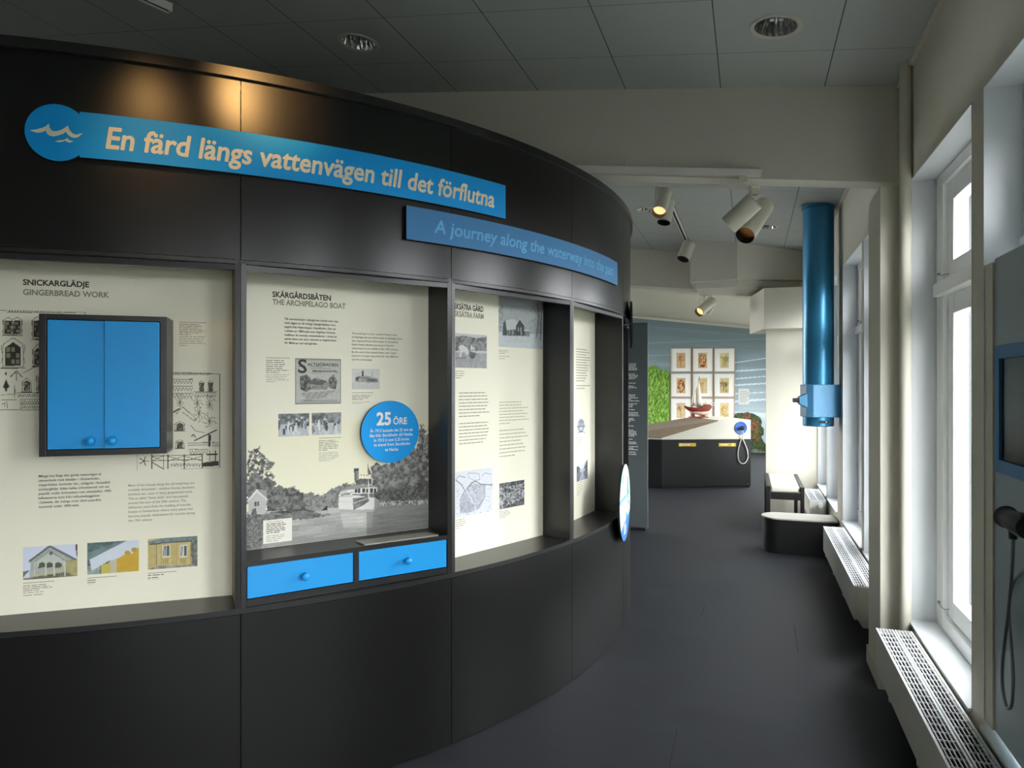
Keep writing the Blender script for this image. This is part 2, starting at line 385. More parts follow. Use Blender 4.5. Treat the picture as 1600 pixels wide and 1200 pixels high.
# ================================================================== THE ROOM
ZW, SL = 3.133, .1217
def zc(x, y=0): return ZW + SL * (XW - x)
XL, YB, YF = -8.0, -4.0, 16.7
struct(MB().box(XL - .2, XW + .4, YB - .2, YF + .2, -.12, 0).build('floor', M['floor']))
struct(MB().prism([(XL - .2, YB - .2), (XW + .4, YB - .2), (XW + .4, YF + .2), (XL - .2, YF + .2)], zc, lambda x, y: zc(x) + .15).build('ceiling', M['ceiling']))
b = MB(); ys = [YB - .2] + [q for w in LEFT_FILL_WINDOWS for q in w] + [YF + .2]
b.box(XL - .2, XL, YB - .2, YF + .2, 0, 1.1); b.prism([(XL - .2, YB - .2), (XL, YB - .2), (XL, YF + .2), (XL - .2, YF + .2)], 3.3, zc)
for i in range(0, len(ys), 2): b.box(XL - .2, XL, ys[i], ys[i + 1], 1.1, 3.3)
struct(b.build('wall_left', M['wall_white']))
for i, (a, c) in enumerate(LEFT_FILL_WINDOWS):  # plain frame and pane for each added, unseen fill window
    b = MB(); b.box(XL - .12, XL - .06, a, a + .07, 1.1, 3.3); b.box(XL - .12, XL - .06, c - .07, c, 1.1, 3.3); b.box(XL - .12, XL - .06, a + .07, c - .07, 1.1, 1.17); b.box(XL - .12, XL - .06, a + .07, c - .07, 3.23, 3.3)
    w = struct(b.build('window_%d' % (len(WINDOWS) + 1 + i), M['reveal'])); MB().box(XL - .095, XL - .088, a + .06, c - .06, 1.16, 3.24).build('pane', M['glass'], w)
struct(MB().prism([(XL, YB - .2), (XW, YB - .2), (XW, YB), (XL, YB)], 0, zc).build('wall_back', M['wall_white']))
struct(MB().prism([(XL, YF), (XW, YF), (XW, YF + .2), (XL, YF + .2)], 0, zc).build('wall_far', M['wall']))
b = MB(); XO = XW + .36
b.box(XW, XO, YB - .2, YF + .2, 0, SILL); b.box(XW, XO, YB - .2, YF + .2, HEAD, ZW + .02)
ys = [YB - .2] + [q for w in WINDOWS for q in w] + [YF + .2]
for i in range(0, len(ys), 2): b.box(XW, XO, ys[i], ys[i + 1], SILL, HEAD)
struct(b.build('wall_right', M['wall']))
struct(MB().box(XO + .01, 40, -30, 50, -.42, -.4).build('ground_outside', M['pebble']))
# dark joint and white bead where the tiles meet the window wall
struct(MB().prism([(XW - .022, YB), (XW, YB), (XW, 4.15), (XW - .022, 4.15)], lambda x, y: zc(x) - .018, lambda x, y: zc(x) - .001).build('trim_1', M['beam']))
struct(MB().prism([(XW - .022, 4.31), (XW, 4.31), (XW, 9.6), (XW - .022, 9.6)], lambda x, y: zc(x) - .018, lambda x, y: zc(x) - .001).build('trim_2', M['beam']))
# floor joints
for (p, q) in (((1241, 978), (1247, 1021)), ((1058, 1138), (1046, 1198)), ((1101, 945), (1096, 962))):
    a, c = atZ(*p, 0), atZ(*q, 0)
    n = Vector((c - a)[:2]).normalized(); t = Vector((-n.y, n.x)) * .0025
    bb = MB(); bb.add([(a[0] + t.x, a[1] + t.y, .0006), (c[0] + t.x, c[1] + t.y, .0006), (c[0] - t.x, c[1] - t.y, .0006), (a[0] - t.x, a[1] - t.y, .0006)], [(0, 1, 2, 3)])
    o = bb.build('floor_joint', M['dark_gap'], bpy.data.objects['floor'])
# beams, bulkheads, pillar
struct(MB().prism([(XL, 4.16), (XW, 4.16), (XW, 4.30), (XL, 4.30)], lambda x, y: zc(x) - .515, lambda x, y: zc(x) + .01).build('ceiling_beam', M['beam']))
struct(MB().prism([(XL, 9.61), (XW, 9.61), (XW, 9.85), (XL, 9.85)], lambda x, y: zc(x) - .53, lambda x, y: zc(x) + .01).build('ceiling_beam', M['beam']))
b = MB(); fp = [(-.69, 8.81), (-.14, 8.73), (.60, 9.08), (XW, 9.12), (XW, 9.6), (-.69, 9.6)]
b.prism(fp, 2.80, lambda x, y: zc(x) + .005)
b.prism([(-.63, 8.88), (-.13, 8.80), (.58, 9.14), (XW - .01, 9.18), (XW - .01, 9.6), (-.63, 9.6)], 2.72, 2.80)
struct(b.build('ceiling_bulkhead', M['beam'], bevel=.004))
struct(MB().prism([(.16, 8.72), (XW, 8.72), (XW, 9.6), (.0, 9.6)], 2.20, 2.68).build('ceiling_soffit', M['wall_white'], bevel=.003))
struct(MB().box(.187, XW, 8.93, 9.05, 0, 2.20).build('wall_stub', M['wall_white']))
struct(MB().box(.628, XW, 3.96, 4.32, 0, 2.555).build('wall_pillar', M['wall_white'], bevel=.004))
struct(MB().box(.618, XW, 3.95, 4.33, 0, .095).build('baseboard_pillar', M['wall_white']))
b = MB()
for y0, y1 in ((YB, 3.95), (4.33, 8.93)): b.box(XW - .012, XW, y0, y1, 0, .09)
struct(b.build('baseboard_right', M['wall']))
o = MB().cyl((.731, 3.895, .02), (.731, 3.895, zc(.731)), .027, 20).build('heating_pipe', M['wall_white'], smooth=True)
tag(o, 'cream vertical pipe running up the corner beside the pillar to the ceiling', 'pipe')

# windows
for i, (a, c) in enumerate(WINDOWS):
    w = bpy.data.objects.new('window_%d' % (i + 1), None); COL.objects.link(w); w.location = (XW, (a + c) / 2, SILL); w['kind'] = 'structure'
    b = MB(); t = .006; xi, xo = XW - .001, .95
    b.box(xi, xo, a, a + t, SILL, HEAD); b.box(xi, xo, c - t, c, SILL, HEAD); b.box(xi, xo, a, c, HEAD - t, HEAD); b.box(xi - .012, xo, a + .001, c - .001, SILL, SILL + .012)
    b.build('lining', M['reveal'], w)
    b = MB(); b.box(.951, XO + .004, a, a + t, SILL, HEAD); b.box(.951, XO + .004, c - t, c, SILL, HEAD); b.box(.951, XO + .004, a + t, c - t, HEAD - t, HEAD); b.box(.951, XO + .03, a + t, c - t, SILL, SILL + .012); b.build('outer_reveal', M['outer'], w)
    b = MB(); X0, X1 = .872, .945; k = .12
    b.box(X0, X1, a + t, a + t + k, SILL + .012, HEAD - t); b.box(X0, X1, c - t - k, c - t, SILL + .012, HEAD - t)
    b.box(X0, X1, a + t + k, c - t - k, HEAD - t - .06, HEAD - t); b.box(X0, X1, a + t + k, c - t - k, SILL + .012, SILL + .08)
    b.build('frame', M['frame_white'], w, bevel=.003)
    MB().box(.845, .94, a + .06, c - .06, 1.972, 2.035).build('transom', M['frame_white'], w, bevel=.003)
    for z0, z1 in ((SILL + .083, 1.970), (2.037, HEAD - .068)):
        b = MB(); ya, yc = a + t + k + .003, c - t - k - .003; q = .09; S0, S1 = .893, .955
        b.box(S0, S1, ya, ya + q, z0, z1); b.box(S0, S1, yc - q, yc, z0, z1); b.box(S0, S1, ya + q, yc - q, z0, z0 + q); b.box(S0, S1, ya + q, yc - q, z1 - q, z1)
        s = b.build('sash', M['frame_white'], w, bevel=.003)
        MB().box(.925, .931, ya + q - .005, yc - q + .005, z0 + q - .005, z1 - q + .005).build('pane', M['glass'], s)
        # casement stay: a knob on the frame with a thin hook to the sash
        b = MB(); zz = z0 + .045; b.cyl((.872, yc + .055, zz), (.862, yc + .055, zz), .006, 10); b.tube([(.864, yc + .055, zz), (.866, yc + .01, zz - .012), (.876, yc - .02, zz - .012), (.893, yc - .02, zz - .010)], .0022, 8)
        b.build('casement_stay', M['steel'], w, smooth=True)

# ================================================================== CURVED SHOWCASE
CX, CYC, R = -4.062, 4.42, 3.303
C0 = (CX, CYC); TH0, DTH = -60.4, 15.0
case = thing('curved_showcase', 'tall black curved display wall with recessed niches and a rounded rim', 'display wall', (CX, CYC, 0))
A_END = 74.6
angs = [TH0 + DTH * i for i in range(-2, 10)]
for a in angs[:-1]:
    MB().arc(C0, R - .02, R, a + .03, a + DTH - .03, .004, .716, 20).build('base_panel', M['laminate'], case, smooth=True)
    MB().arc(C0, R - .02, R, a + .03, a + DTH - .03, 2.0, 2.655, 20).build('fascia_panel', M['laminate'], case, smooth=True)
MB().arc(C0, R - .07, R + .017, angs[0], angs[-1], 2.651, 2.686, 160).build('top_rim', M['laminate_frame'], case, smooth=True)
MB().arc(C0, R - .03, R + .001, angs[0], angs[-1], 1.984, 1.998, 160).build('fascia_strip', M['laminate_frame'], case, smooth=True)
# continuous ledge strip under the niches
MB().arc(C0, R - .0028, R + .002, angs[0], angs[-1], .718, .7382, 160).build('ledge_strip', M['laminate_frame'], case, smooth=True)
ND = .18
class Niche:
    def __init__(s, a0):
        p0 = Vector((CX + R * math.cos(math.radians(a0)), CYC + R * math.sin(math.radians(a0)), 0)); p1 = Vector((CX + R * math.cos(math.radians(a0 + DTH)), CYC + R * math.sin(math.radians(a0 + DTH)), 0))
        s.u = (p1 - p0).normalized(); s.L = (p1 - p0).length; s.n = Vector((s.u.y, -s.u.x, 0)); s.p0 = p0; s.a0 = a0
        m = Matrix((( s.u.x, -s.n.x, 0, p0.x), (s.u.y, -s.n.y, 0, p0.y), (0, 0, 1, 0), (0, 0, 0, 1))); s.F = m
    def at(s, d): return s.F @ Matrix.Translation((0, d, 0))          # plane at depth d
    def P(s, px, py, d=ND):                                           # what point of the plane at depth d is seen at a pixel
        r = ray(px, py); n = np.array(s.n[:2]); o = np.array(s.p0[:2]) - d * n; t = (o @ n) / (r[:2] @ n); q = r * t
        return float((q[:2] - np.array(s.p0[:2])) @ np.array(s.u[:2])), float(q[2] + CAM_H)
    def wp(s, x, z, d): return s.F @ Vector((x, d, z))
N = [Niche(TH0 + DTH * i) for i in range(-1, 5)]      # N[1] is the first niche wholly in the picture
n1, n2, n3, n4, n5 = N[1:6]
for nc in N[:6]:
    L = nc.L
    MB(nc.F).box(L - .0195, L - .0005, -.002, ND + .02, .738, 2.004).build('side_board', M['laminate_frame'], case)
    MB(nc.F).box(.0005, .0195, -.002, .045, .738, 1.984).build('post', M['laminate_frame'], case)
    MB(nc.F).box(.02, L - .02, -.001, .022, 1.962, 1.982).build('header_rail', M['laminate_frame'], case)
    MB(nc.F).box(.02, L - .02, .0221, ND + .02, 2.004, 2.012).build('niche_ceiling', M['laminate_frame'], case)
    iv = nc.F.inverted(); arcp = [iv @ Vector((CX + (R - .003) * math.cos(math.radians(nc.a0 + DTH * k / 16)), CYC + (R - .003) * math.sin(math.radians(nc.a0 + DTH * k / 16)), 0)) for k in range(17)]
    MB(nc.F).prism([(p.x, p.y) for p in arcp] + [(L - .0005, ND + .02), (.053, ND + .02)], .719, .7378).build('niche_floor', M['laminate_frame'], case)
# black back closing the inside of the case (behind the niches)
MB().arc(C0, R - .30, R - .275, angs[0], angs[-1], .0, 2.65, 60).build('back_shell', M['laminate'], case, smooth=True)
MB().arc(C0, R - .27, R - .02, angs[0] - .01, angs[-1] + .01, 2.62, 2.65, 60).build('top_board', M['laminate'], case, smooth=True)

def panel(nc, name, label, x0, x1, z0, z1, d=ND):
    t = thing(name, label, 'display panel', tuple(nc.wp((x0 + x1) / 2, z0, d)), 0)
    MB(nc.F).box(x0, x1, d, d + .006, z0, z1).build('backing', M['cream'], t); return t
EPS = .0009
def ink(nc, d=ND): return MB(nc.at(d - EPS))
def picture(nc, t, name, pxs, painter, ppm=430, d=ND, lift=.0006, label=None):
    """pxs = the corners of a printed rectangle as seen in the photograph; painter(cv, f) with f(px, py) -> canvas coordinates"""
    q = [nc.P(x, y, d) for x, y in pxs]; x0 = min(a for a, _ in q); x1 = max(a for a, _ in q)
    zt = (q[0][1] + q[1][1]) / 2; zb = (q[2][1] + q[3][1]) / 2
    return picture_at(nc, t, name, x0, x1, zb, zt, painter, ppm, d, lift)
def picture_at(nc, t, name, x0, x1, zb, zt, painter, ppm=430, d=ND, lift=.0006):
    w, h = max(8, int((x1 - x0) * ppm)), max(8, int((zt - zb) * ppm)); cv = Cv(w, h, (128, 128, 128))
    def f(px, py):
        a, z = nc.P(px, py, d); return ((a - x0) / (x1 - x0) * w, (zt - z) / (zt - zb) * h)
    painter(cv, f)
    return cv.mesh(name, lambda u, v: nc.wp(x0 + (x1 - x0) * u, zb + (zt - zb) * v, d - lift), t)
def zz(ox, oy, sc): return lambda x, y: (ox + x / sc, oy + y / sc)
def heading(nc, t, a, b, px1, py1, px2, w1, w2):
    """two heading lines; pixel of the first and second baseline start, pixel x of each line's end"""
    s, z1 = nc.P(px1, py1[0]); _, z2 = nc.P(px1, py1[1]); e1 = nc.P(px2[0], py1[0])[0]; e2 = nc.P(px2[1], py1[1])[0]
    h = nc.P(px1, w1)[1] - z1
    m = ink(nc); put_text(m, a, s, z1, h, e1 - s, .03); m.build('heading', M['ink'], t)
    m = ink(nc); put_text(m, b, s, z2, h, e2 - s, .03); m.build('subheading', M['ink_grey'], t)
CREAM = (242, 238, 216)

# ---------------- first niche: gingerbread work
p1 = panel(n1, 'graphic_panel', 'cream panel headed SNICKARGLÄDJE with three small house photographs below the blue cabinet', .048, .822, .738, 2.003)
MB(n1.F).add([(.8222, ND, .7385), (.8425, .02, .7385), (.8425, .02, 2.0), (.8222, ND, 2.0)], [(0, 1, 2, 3)]).build('niche_liner', M['liner'], case)
heading(n1, p1, 'SNICKARGLÄDJE', 'GINGERBREAD WORK', 36, (445, 460.5), (139.5, 170.5), 436.5, 0)
Z3 = zz(0, 390, 3.6375); Z4 = zz(0, 680, 3.75)
SV1 = ['Många hus längs den gamla vattenvägen är', 'utsmyckade med detaljer – fönsterfoder,', 'trappräcken, konsoler etc., utsågade i fantasifull', 'snickarglädje. Stilen kallas schweizerstil och var', 'populär under årtiondena runt sekelskiftet 1900.', 'Influenserna kom från trähusbebyggelsen', 'i Schweiz, där många orter blivit populära', 'turistmål under 1800-talet.']
EN1 = ['Many of the houses along the old waterway are', 'ornately decorated – window frames, banisters,', 'brackets etc., sawn in fancy gingerbread work.', 'This is called “Swiss style” and was popular', 'around the turn of the 20th century. The', 'influences came from the building of wooden', 'houses in Switzerland, where many places had', 'become popular destinations for tourists during', 'the 19th century.']
def block_px(nc, t, name, lines, m, px0, pxe, py_first, py_last, cap_frac=.5, bold=.0125):
    s, z0 = nc.P(px0, py_first); _, zl = nc.P(px0, py_last); e = nc.P(pxe, py_first)[0]
    pitch = (z0 - zl) / (len(lines) - 1); q = ink(nc); put_block(q, lines, s, z0 + pitch * cap_frac * .5, pitch, pitch * cap_frac, e - s, bold); q.build(name, m, t)
block_px(n1, p1, 'body_text', SV1, M['ink'], 60.5, 174.5, 744, 792)
block_px(n1, p1, 'body_text', EN1, M['ink_grey'], 200.5, 305, 758.5, 813.5)
def greek_px(nc, t, name, m, px0, pxe, py0, py1, n, seed, hf=.34, frac=None):
    s, z0 = nc.P(px0, py0); _, z1 = nc.P(px0, py1); e = nc.P(pxe, py0)[0]; pitch = (z0 - z1) / max(1, n - 1)
    q = ink(nc); greek(q, s, z0, e - s, n, pitch, pitch * hf, seed, frac=frac); return q.build(name, m, t)
def rule_px(nc, t, px0, pxe, py, m='ink_soft', h=.0018):
    s, z = nc.P(px0, py); e = nc.P(pxe, py)[0]; q = ink(nc); q.add([(s, 0, z - h), (e, 0, z - h), (e, 0, z), (s, 0, z)], [(0, 1, 2, 3)]); return q.build('caption_rule', M[m], t)
rule_px(n1, p1, 280, 323, 503); greek_px(n1, p1, 'caption', M['ink_soft'], 280, 321, 506, 522, 7, 1); greek_px(n1, p1, 'caption', M['ink_pale'], 280, 321, 525, 539, 5, 2)
rule_px(n1, p1, 36, 85, 911); greek_px(n1, p1, 'caption', M['ink_soft'], 36, 82, 915, 923, 4, 3); greek_px(n1, p1, 'caption', M['ink_pale'], 36, 80, 926, 930, 2, 4)
rule_px(n1, p1, 136.5, 183, 903); greek_px(n1, p1, 'caption', M['ink_soft'], 136.5, 152, 906.5, 910, 2, 5); greek_px(n1, p1, 'caption', M['ink_pale'], 136.5, 151, 914, 915, 1, 6)
rule_px(n1, p1, 231, 276, 895.5); greek_px(n1, p1, 'caption', M['ink_soft'], 231, 264, 898.5, 902.5, 2, 7); greek_px(n1, p1, 'caption', M['ink_pale'], 231, 262, 905.5, 907, 1, 8)

def photo_porch(cv, f0):
    f = lambda x, y: f0(*Z4(x, y)); P = lambda *q: [f(x, y) for x, y in q]
    cv.rect(-1, -1, cv.w + 1, cv.h + 1, (214, 222, 236)); n = vnoise(cv.h, cv.w, 4, 11)
    cv.poly(P((180, 735), (292, 650), (440, 725), (455, 745), (455, 850), (175, 850)), (176, 182, 172), n, .08)
    cv.poly(P((378, 735), (455, 720), (460, 850), (378, 850)), (178, 168, 118), n, .15)
    cv.poly(P((440, 640), (460, 640), (460, 740), (445, 700)), (96, 66, 60))
    cv.poly(P((215, 770), (215, 740), (292, 690), (375, 730), (375, 770), (345, 745), (310, 770), (275, 745), (245, 775)), (196, 202, 194))
    for x in (225, 268, 318): cv.poly(P((x, 780), (x + 5, 752), (x + 22, 742), (x + 42, 752), (x + 44, 770)), (92, 92, 72))
    cv.line(P((176, 738), (292, 652), (440, 728)), 3, (108, 112, 110)); cv.line(P((200, 742), (292, 675), (378, 735)), 1.6, (150, 156, 150))
    cv.poly(P((200, 815), (378, 775), (378, 795), (200, 838)), (190, 186, 150)); cv.poly(P((140, 850), (140, 838), (378, 800), (455, 830), (455, 850)), (128, 126, 108), n, .4)
    for k in range(14): cv.line(P((205 + k * 13, 838 - k * 2.6), (205 + k * 13, 850)), 1, (72, 72, 60))
    for x in (205, 268, 318, 378): cv.line(P((x, 740), (x, 820)), 1.8, (206, 210, 200))
    cv.poly(P((288, 692), (300, 680), (312, 695), (296, 705)), (98, 96, 84)); cv.poly(P((130, 800), (175, 790), (140, 830), (128, 850)), (110, 120, 100))
def photo_gable(cv, f0):
    f = lambda x, y: f0(*Z4(x, y)); P = lambda *q: [f(x, y) for x, y in q]; n = vnoise(cv.h, cv.w, 6, 12)
    cv.rect(-1, -1, cv.w + 1, cv.h + 1, (92, 116, 112), n, .35)
    cv.poly(P((520, 725), (735, 620), (740, 612), (512, 690)), (116, 136, 132), n, .2)
    cv.poly(P((600, 820), (640, 740), (815, 650), (815, 800)), (206, 170, 60), n, .06); cv.poly(P((645, 735), (682, 720), (682, 810), (645, 812)), (200, 196, 170))
    cv.poly(P((596, 760), (640, 748), (640, 812), (596, 814)), (206, 190, 90)); cv.poly(P((510, 770), (590, 760), (585, 815), (510, 818)), (146, 162, 150), n, .35)
    cv.poly(P((525, 725), (720, 628), (745, 612), (815, 612), (815, 665), (790, 660), (795, 680), (770, 695), (762, 685), (740, 682), (728, 700), (690, 722), (640, 735), (560, 780), (540, 790)), (214, 222, 230))
    cv.line(P((527, 724), (742, 615)), 2, (120, 140, 148)); cv.ell(*f(745, 688), 3.4, 3.4, (188, 158, 66)); cv.ell(*f(782, 672), 3.4, 3.4, (188, 158, 66))
def photo_bay(cv, f0):
    f = lambda x, y: f0(*Z4(x, y)); P = lambda *q: [f(x, y) for x, y in q]; n = vnoise(cv.h, cv.w, 4, 13)
    cv.rect(-1, -1, cv.w + 1, cv.h + 1, (206, 188, 128), n, .1)
    for x in range(880, 1120, 13): cv.line(P((x, 640), (x, 770)), .7, (176, 158, 102))
    cv.poly(P((865, 625), (980, 600), (1160, 590), (1160, 625), (1110, 620), (985, 628), (880, 640)), (128, 142, 140), n, .25); cv.line(P((880, 641), (985, 630), (1120, 622)), 2, (92, 98, 90))
    cv.poly(P((866, 600), (960, 606), (990, 590), (866, 590)), (200, 190, 150))
    cv.poly(P((1118, 625), (1160, 620), (1160, 770), (1120, 765)), (126, 128, 120), n, .45)
    for x in (952, 1052):
        cv.poly(P((x, 645), (x + 45, 642), (x + 45, 712), (x, 715)), (228, 226, 210)); cv.poly(P((x + 5, 650), (x + 40, 648), (x + 40, 706), (x + 5, 708)), (94, 104, 108)); cv.line(P((x + 22, 648), (x + 22, 710)), 1.6, (228, 226, 210)); cv.line(P((x + 8, 652), (x + 14, 705)), 2, (176, 184, 186))
        for k in (0, 18): cv.line(P((x + k, 722), (x + k + 16, 748)), .8, (160, 138, 80)); cv.line(P((x + k + 16, 722), (x + k, 748)), .8, (160, 138, 80))
    cv.poly(P((866, 785), (930, 765), (1160, 755), (1160, 785)), (150, 154, 144), n, .45); cv.line(P((917, 640), (917, 760)), 1.5, (112, 102, 76))
picture(n1, p1, 'photograph', ((36, 854), (121, 851), (121, 900), (36, 906)), photo_porch)
picture(n1, p1, 'photograph', ((136.5, 848), (217, 844), (217, 892), (136.5, 898)), photo_gable)
picture(n1, p1, 'photograph', ((231, 842), (308.5, 837.5), (308.5, 884.5), (231, 890)), photo_bay)

INK = (62, 58, 46)
def win_drawing(cv, P, x, y, w, h, arch=False):
    q = lambda a, b: P((x + a * w, y + b * h))[0]
    top = [q(0, .1), q(.5, -.16), q(1, .1)] if arch else [q(0, 0), q(1, 0)]
    cv.poly([q(0, 1)] + top + [q(1, 1)], INK)
    for i in range(3):
        for j in range(3):
            g = .05 + .3 * i; k = .1 + .29 * j
            if (i + j) % 3 == 2: continue
            cv.poly([q(g + .03, k), q(g + .25, k), q(g + .25, k + .22), q(g + .03, k + .22)], (150, 146, 124))
    cv.line([q(-.18, 1.06), q(-.14, -.05), q(.5, -.25 if not arch else -.38), q(1.14, -.05), q(1.18, 1.06), q(-.18, 1.06)], 1, (120, 115, 96))
    cv.line([q(-.3, 1.12), q(1.3, 1.12)], 1.2, INK); cv.line([q(-.25, -.02), q(-.25, .2), q(-.15, .5), q(-.28, .9)], .8, (130, 125, 104)); cv.line([q(1.25, -.02), q(1.25, .2), q(1.15, .5), q(1.28, .9)], .8, (130, 125, 104))
def scallop(cv, P, x0, x1, y, n):
    cv.line(P((x0, y), (x1, y)), 1.1, (90, 86, 70)); d = (x1 - x0) / n
    for i in range(n): cv.line(P((x0 + i * d, y + 6), (x0 + (i + .3) * d, y + 18), (x0 + (i + .5) * d, y + 26), (x0 + (i + .7) * d, y + 18), (x0 + (i + 1) * d, y + 6)), .8, (110, 106, 88))
def sheet_a(cv, f0):
    f = lambda x, y: f0(*Z3(x, y)); P = lambda *q: [f(x, y) for x, y in q]; cv.rect(-1, -1, cv.w + 1, cv.h + 1, CREAM)
    cv.line(P((0, 347), (40, 347)), 1, INK); cv.line(P((40, 342), (430, 347)), 1, (120, 116, 96)); cv.line(P((40, 358), (430, 362)), 1, (120, 116, 96)); cv.line(P((430, 354), (483, 356), (483, 372)), 1.4, INK)
    for i in range(24): cv.line(P((50 + i * 16, 358), (56 + i * 16, 345), (60 + i * 16, 358)), .9, INK)
    win_drawing(cv, P, 28, 405, 40, 75); win_drawing(cv, P, 78, 405, 40, 75); win_drawing(cv, P, 192, 405, 42, 95); win_drawing(cv, P, 32, 545, 88, 115, True); win_drawing(cv, P, 195, 570, 40, 85, True); win_drawing(cv, P, 135, 750, 36, 52, True); win_drawing(cv, P, 215, 720, 30, 85)
    cv.poly(P((28, 705), (35, 692), (42, 705), (35, 716)), INK); cv.poly(P((18, 780), (36, 735), (56, 780), (40, 790), (40, 806), (30, 806), (30, 790)), INK)
    cv.line(P((62, 722), (95, 690), (128, 725)), 1.6, (90, 86, 70)); cv.line(P((95, 700), (95, 745)), 1, INK); cv.line(P((135, 700), (222, 655)), 1, INK)
    cv.line(P((10, 825), (90, 820), (82, 770), (82, 840)), .9, (110, 106, 88)); cv.line(P((10, 853), (95, 853)), 1.6, INK); cv.line(P((12, 880), (28, 870), (28, 890)), 1, (120, 116, 96)); cv.line(P((40, 862), (45, 900)), 1, (120, 116, 96))
    scallop(cv, P, 100, 225, 812, 9); scallop(cv, P, 115, 225, 850, 8); scallop(cv, P, 115, 225, 878, 8); cv.line(P((-5, 910), (500, 910)), 1, INK)
def sheet_b(cv, f0):
    f = lambda x, y: f0(*Z3(x, y)); P = lambda *q: [f(x, y) for x, y in q]; cv.rect(-1, -1, cv.w + 1, cv.h + 1, CREAM)
    cv.line(P((780, 705), (975, 700), (1248, 708), (1248, 1240), (780, 1258), (780, 705)), 1.2, (96, 92, 76))
    for i in range(15): cv.line(P((980 + i * 14, 714), (985 + i * 14, 701), (990 + i * 14, 714)), .9, INK)
    for y in (738, 778, 818): scallop(cv, P, 930, 1095, y, 9)
    win_drawing(cv, P, 1136, 758, 18, 46); win_drawing(cv, P, 1186, 758, 18, 46); cv.line(P((1100, 808), (1230, 808)), 1.2, INK); scallop(cv, P, 1112, 1226, 815, 7)
    r = random.Random(4)
    for (x, y) in ((1022, 868), (1190, 880), (1190, 975), (1120, 872), (1130, 930)):
        for k in range(9):
            a = k * .7; l = 18 + r.random() * 34; cv.line(P((x, y), (x + l * math.cos(a) * .6, y + l * math.sin(a)), (x + l * math.cos(a + .3) * .9, y + l * math.sin(a + .3) * 1.1)), .9, (104, 100, 82))
    cv.line(P((985, 925), (1020, 905)), 2.5, INK); cv.line(P((1000, 935), (1040, 895), (1112, 960), (1105, 975), (1040, 925)), 1, (90, 86, 70))
    win_drawing(cv, P, 1002, 990, 38, 36, True); win_drawing(cv, P, 1005, 1090, 34, 36); cv.line(P((1105, 1085), (1230, 1025)), 2, INK); cv.poly(P((1184, 1050), (1198, 1052), (1196, 1118), (1184, 1118)), INK)
    for y in (1100, 1112): cv.line(P((1070, y), (1180, y - 4)), 1.4, (80, 76, 62))
    scallop(cv, P, 1075, 1180, 1135, 6); scallop(cv, P, 1205, 1246, 1095, 3); cv.line(P((1085, 1000), (1110, 1030), (1160, 1040)), 1, (90, 86, 70)); cv.line(P((1090, 1060), (1100, 1050), (1110, 1065)), 2, (90, 86, 70))
    # fence and balcony drawings in the lowest strip
    g = lambda *q: [f0(*Z4(x, y)) for x, y in q]
    cv.line(g((958, 112), (958, 205)), 1.2, INK)
    for x in (890, 985, 1080, 1185): cv.line(g((x, 115), (x, 192)), 2.4, (80, 76, 62))
    cv.line(g((890, 122), (1185, 112)), 1.6, INK); cv.line(g((890, 150), (1185, 140)), 1.2, INK)
    for a, c in ((890, 958), (985, 1080), (1085, 1185)): cv.line(g((a, 122), (c, 150)), 1, (90, 86, 70)); cv.line(g((a, 150), (c, 120)), 1, (90, 86, 70))
    for x in range(1000, 1180, 18): cv.line(g((x, 165), (x + 6, 182), (x + 14, 164)), 1, (100, 96, 80))
    cv.line(g((890, 155), (955, 195)), 1.6, (80, 76, 62)); cv.poly(g((1188, 158), (1222, 156), (1240, 152), (1280, 150), (1280, 178), (1188, 182)), INK); cv.poly(g((1210, 108), (1275, 106), (1275, 114), (1210, 116)), INK); cv.line(g((1228, 90), (1228, 150)), 1.5, INK); cv.line(g((1262, 90), (1262, 150)), 1.5, INK)
    for k in range(5): cv.line(g((845, 150), (845 + 28 * math.cos(k * 1.26), 150 + 26 * math.sin(k * 1.26))), 1.6, (80, 76, 62))
s0, zt = n1.P(0, 484); s1, zb = n1.P(134, 645)
picture_at(n1, p1, 'line_drawing', .0485, s1, zb, zt, sheet_a, 520)
s0, zt = n1.P(214, 578); s1, zb = n1.P(344, 731)
picture_at(n1, p1, 'line_drawing', s0, s1, zb, zt, sheet_b, 520)

# blue double cabinet hung on the first panel
cab = thing('hanging_cabinet', 'black-framed wall cabinet with two bright blue doors and round knobs', 'cabinet', tuple(n1.wp(.421, 1.304, ND)))
CA, CB, CZ0, CZ1, CDP = .226, .616, 1.304, 1.788, .028
b = MB(n1.F); w = .021
b.box(CA, CA + w, CDP, ND - .0005, CZ0, CZ1); b.box(CB - w, CB, CDP, ND - .0005, CZ0, CZ1); b.box(CA + w, CB - w, CDP, ND - .0005, CZ0, CZ0 + w); b.box(CA + w, CB - w, CDP, ND - .0005, CZ1 - w * .85, CZ1); b.box(CA + w, CB - w, ND - .02, ND - .0005, CZ0 + w, CZ1 - w)
b.build('carcass', M['laminate_frame'], cab, bevel=.001)
cmid = (CA + CB) / 2
for (x0, x1, fy, kx) in ((CA + w + .002, cmid - .0008, CDP + .005, cmid - .040), (cmid + .0008, CB - w - .002, CDP - .003, cmid + .027)):
    dr = MB(n1.F).box(x0, x1, fy, fy + .016, CZ0 + w + .002, CZ1 - w * .85 - .002).build('door', M['blue'], cab, bevel=.0012)
    kf = n1.F @ Matrix.Translation((kx, fy, CZ0 + .051)) @ Matrix.Rotation(math.pi / 2, 4, 'X')
    MB(kf).lathe([(.0065, 0), (.006, .008), (.012, .013), (.0155, .020), (.0145, .028), (.009, .033), (1e-6, .0345)], 24).build('knob', M['blue'], dr, smooth=True)

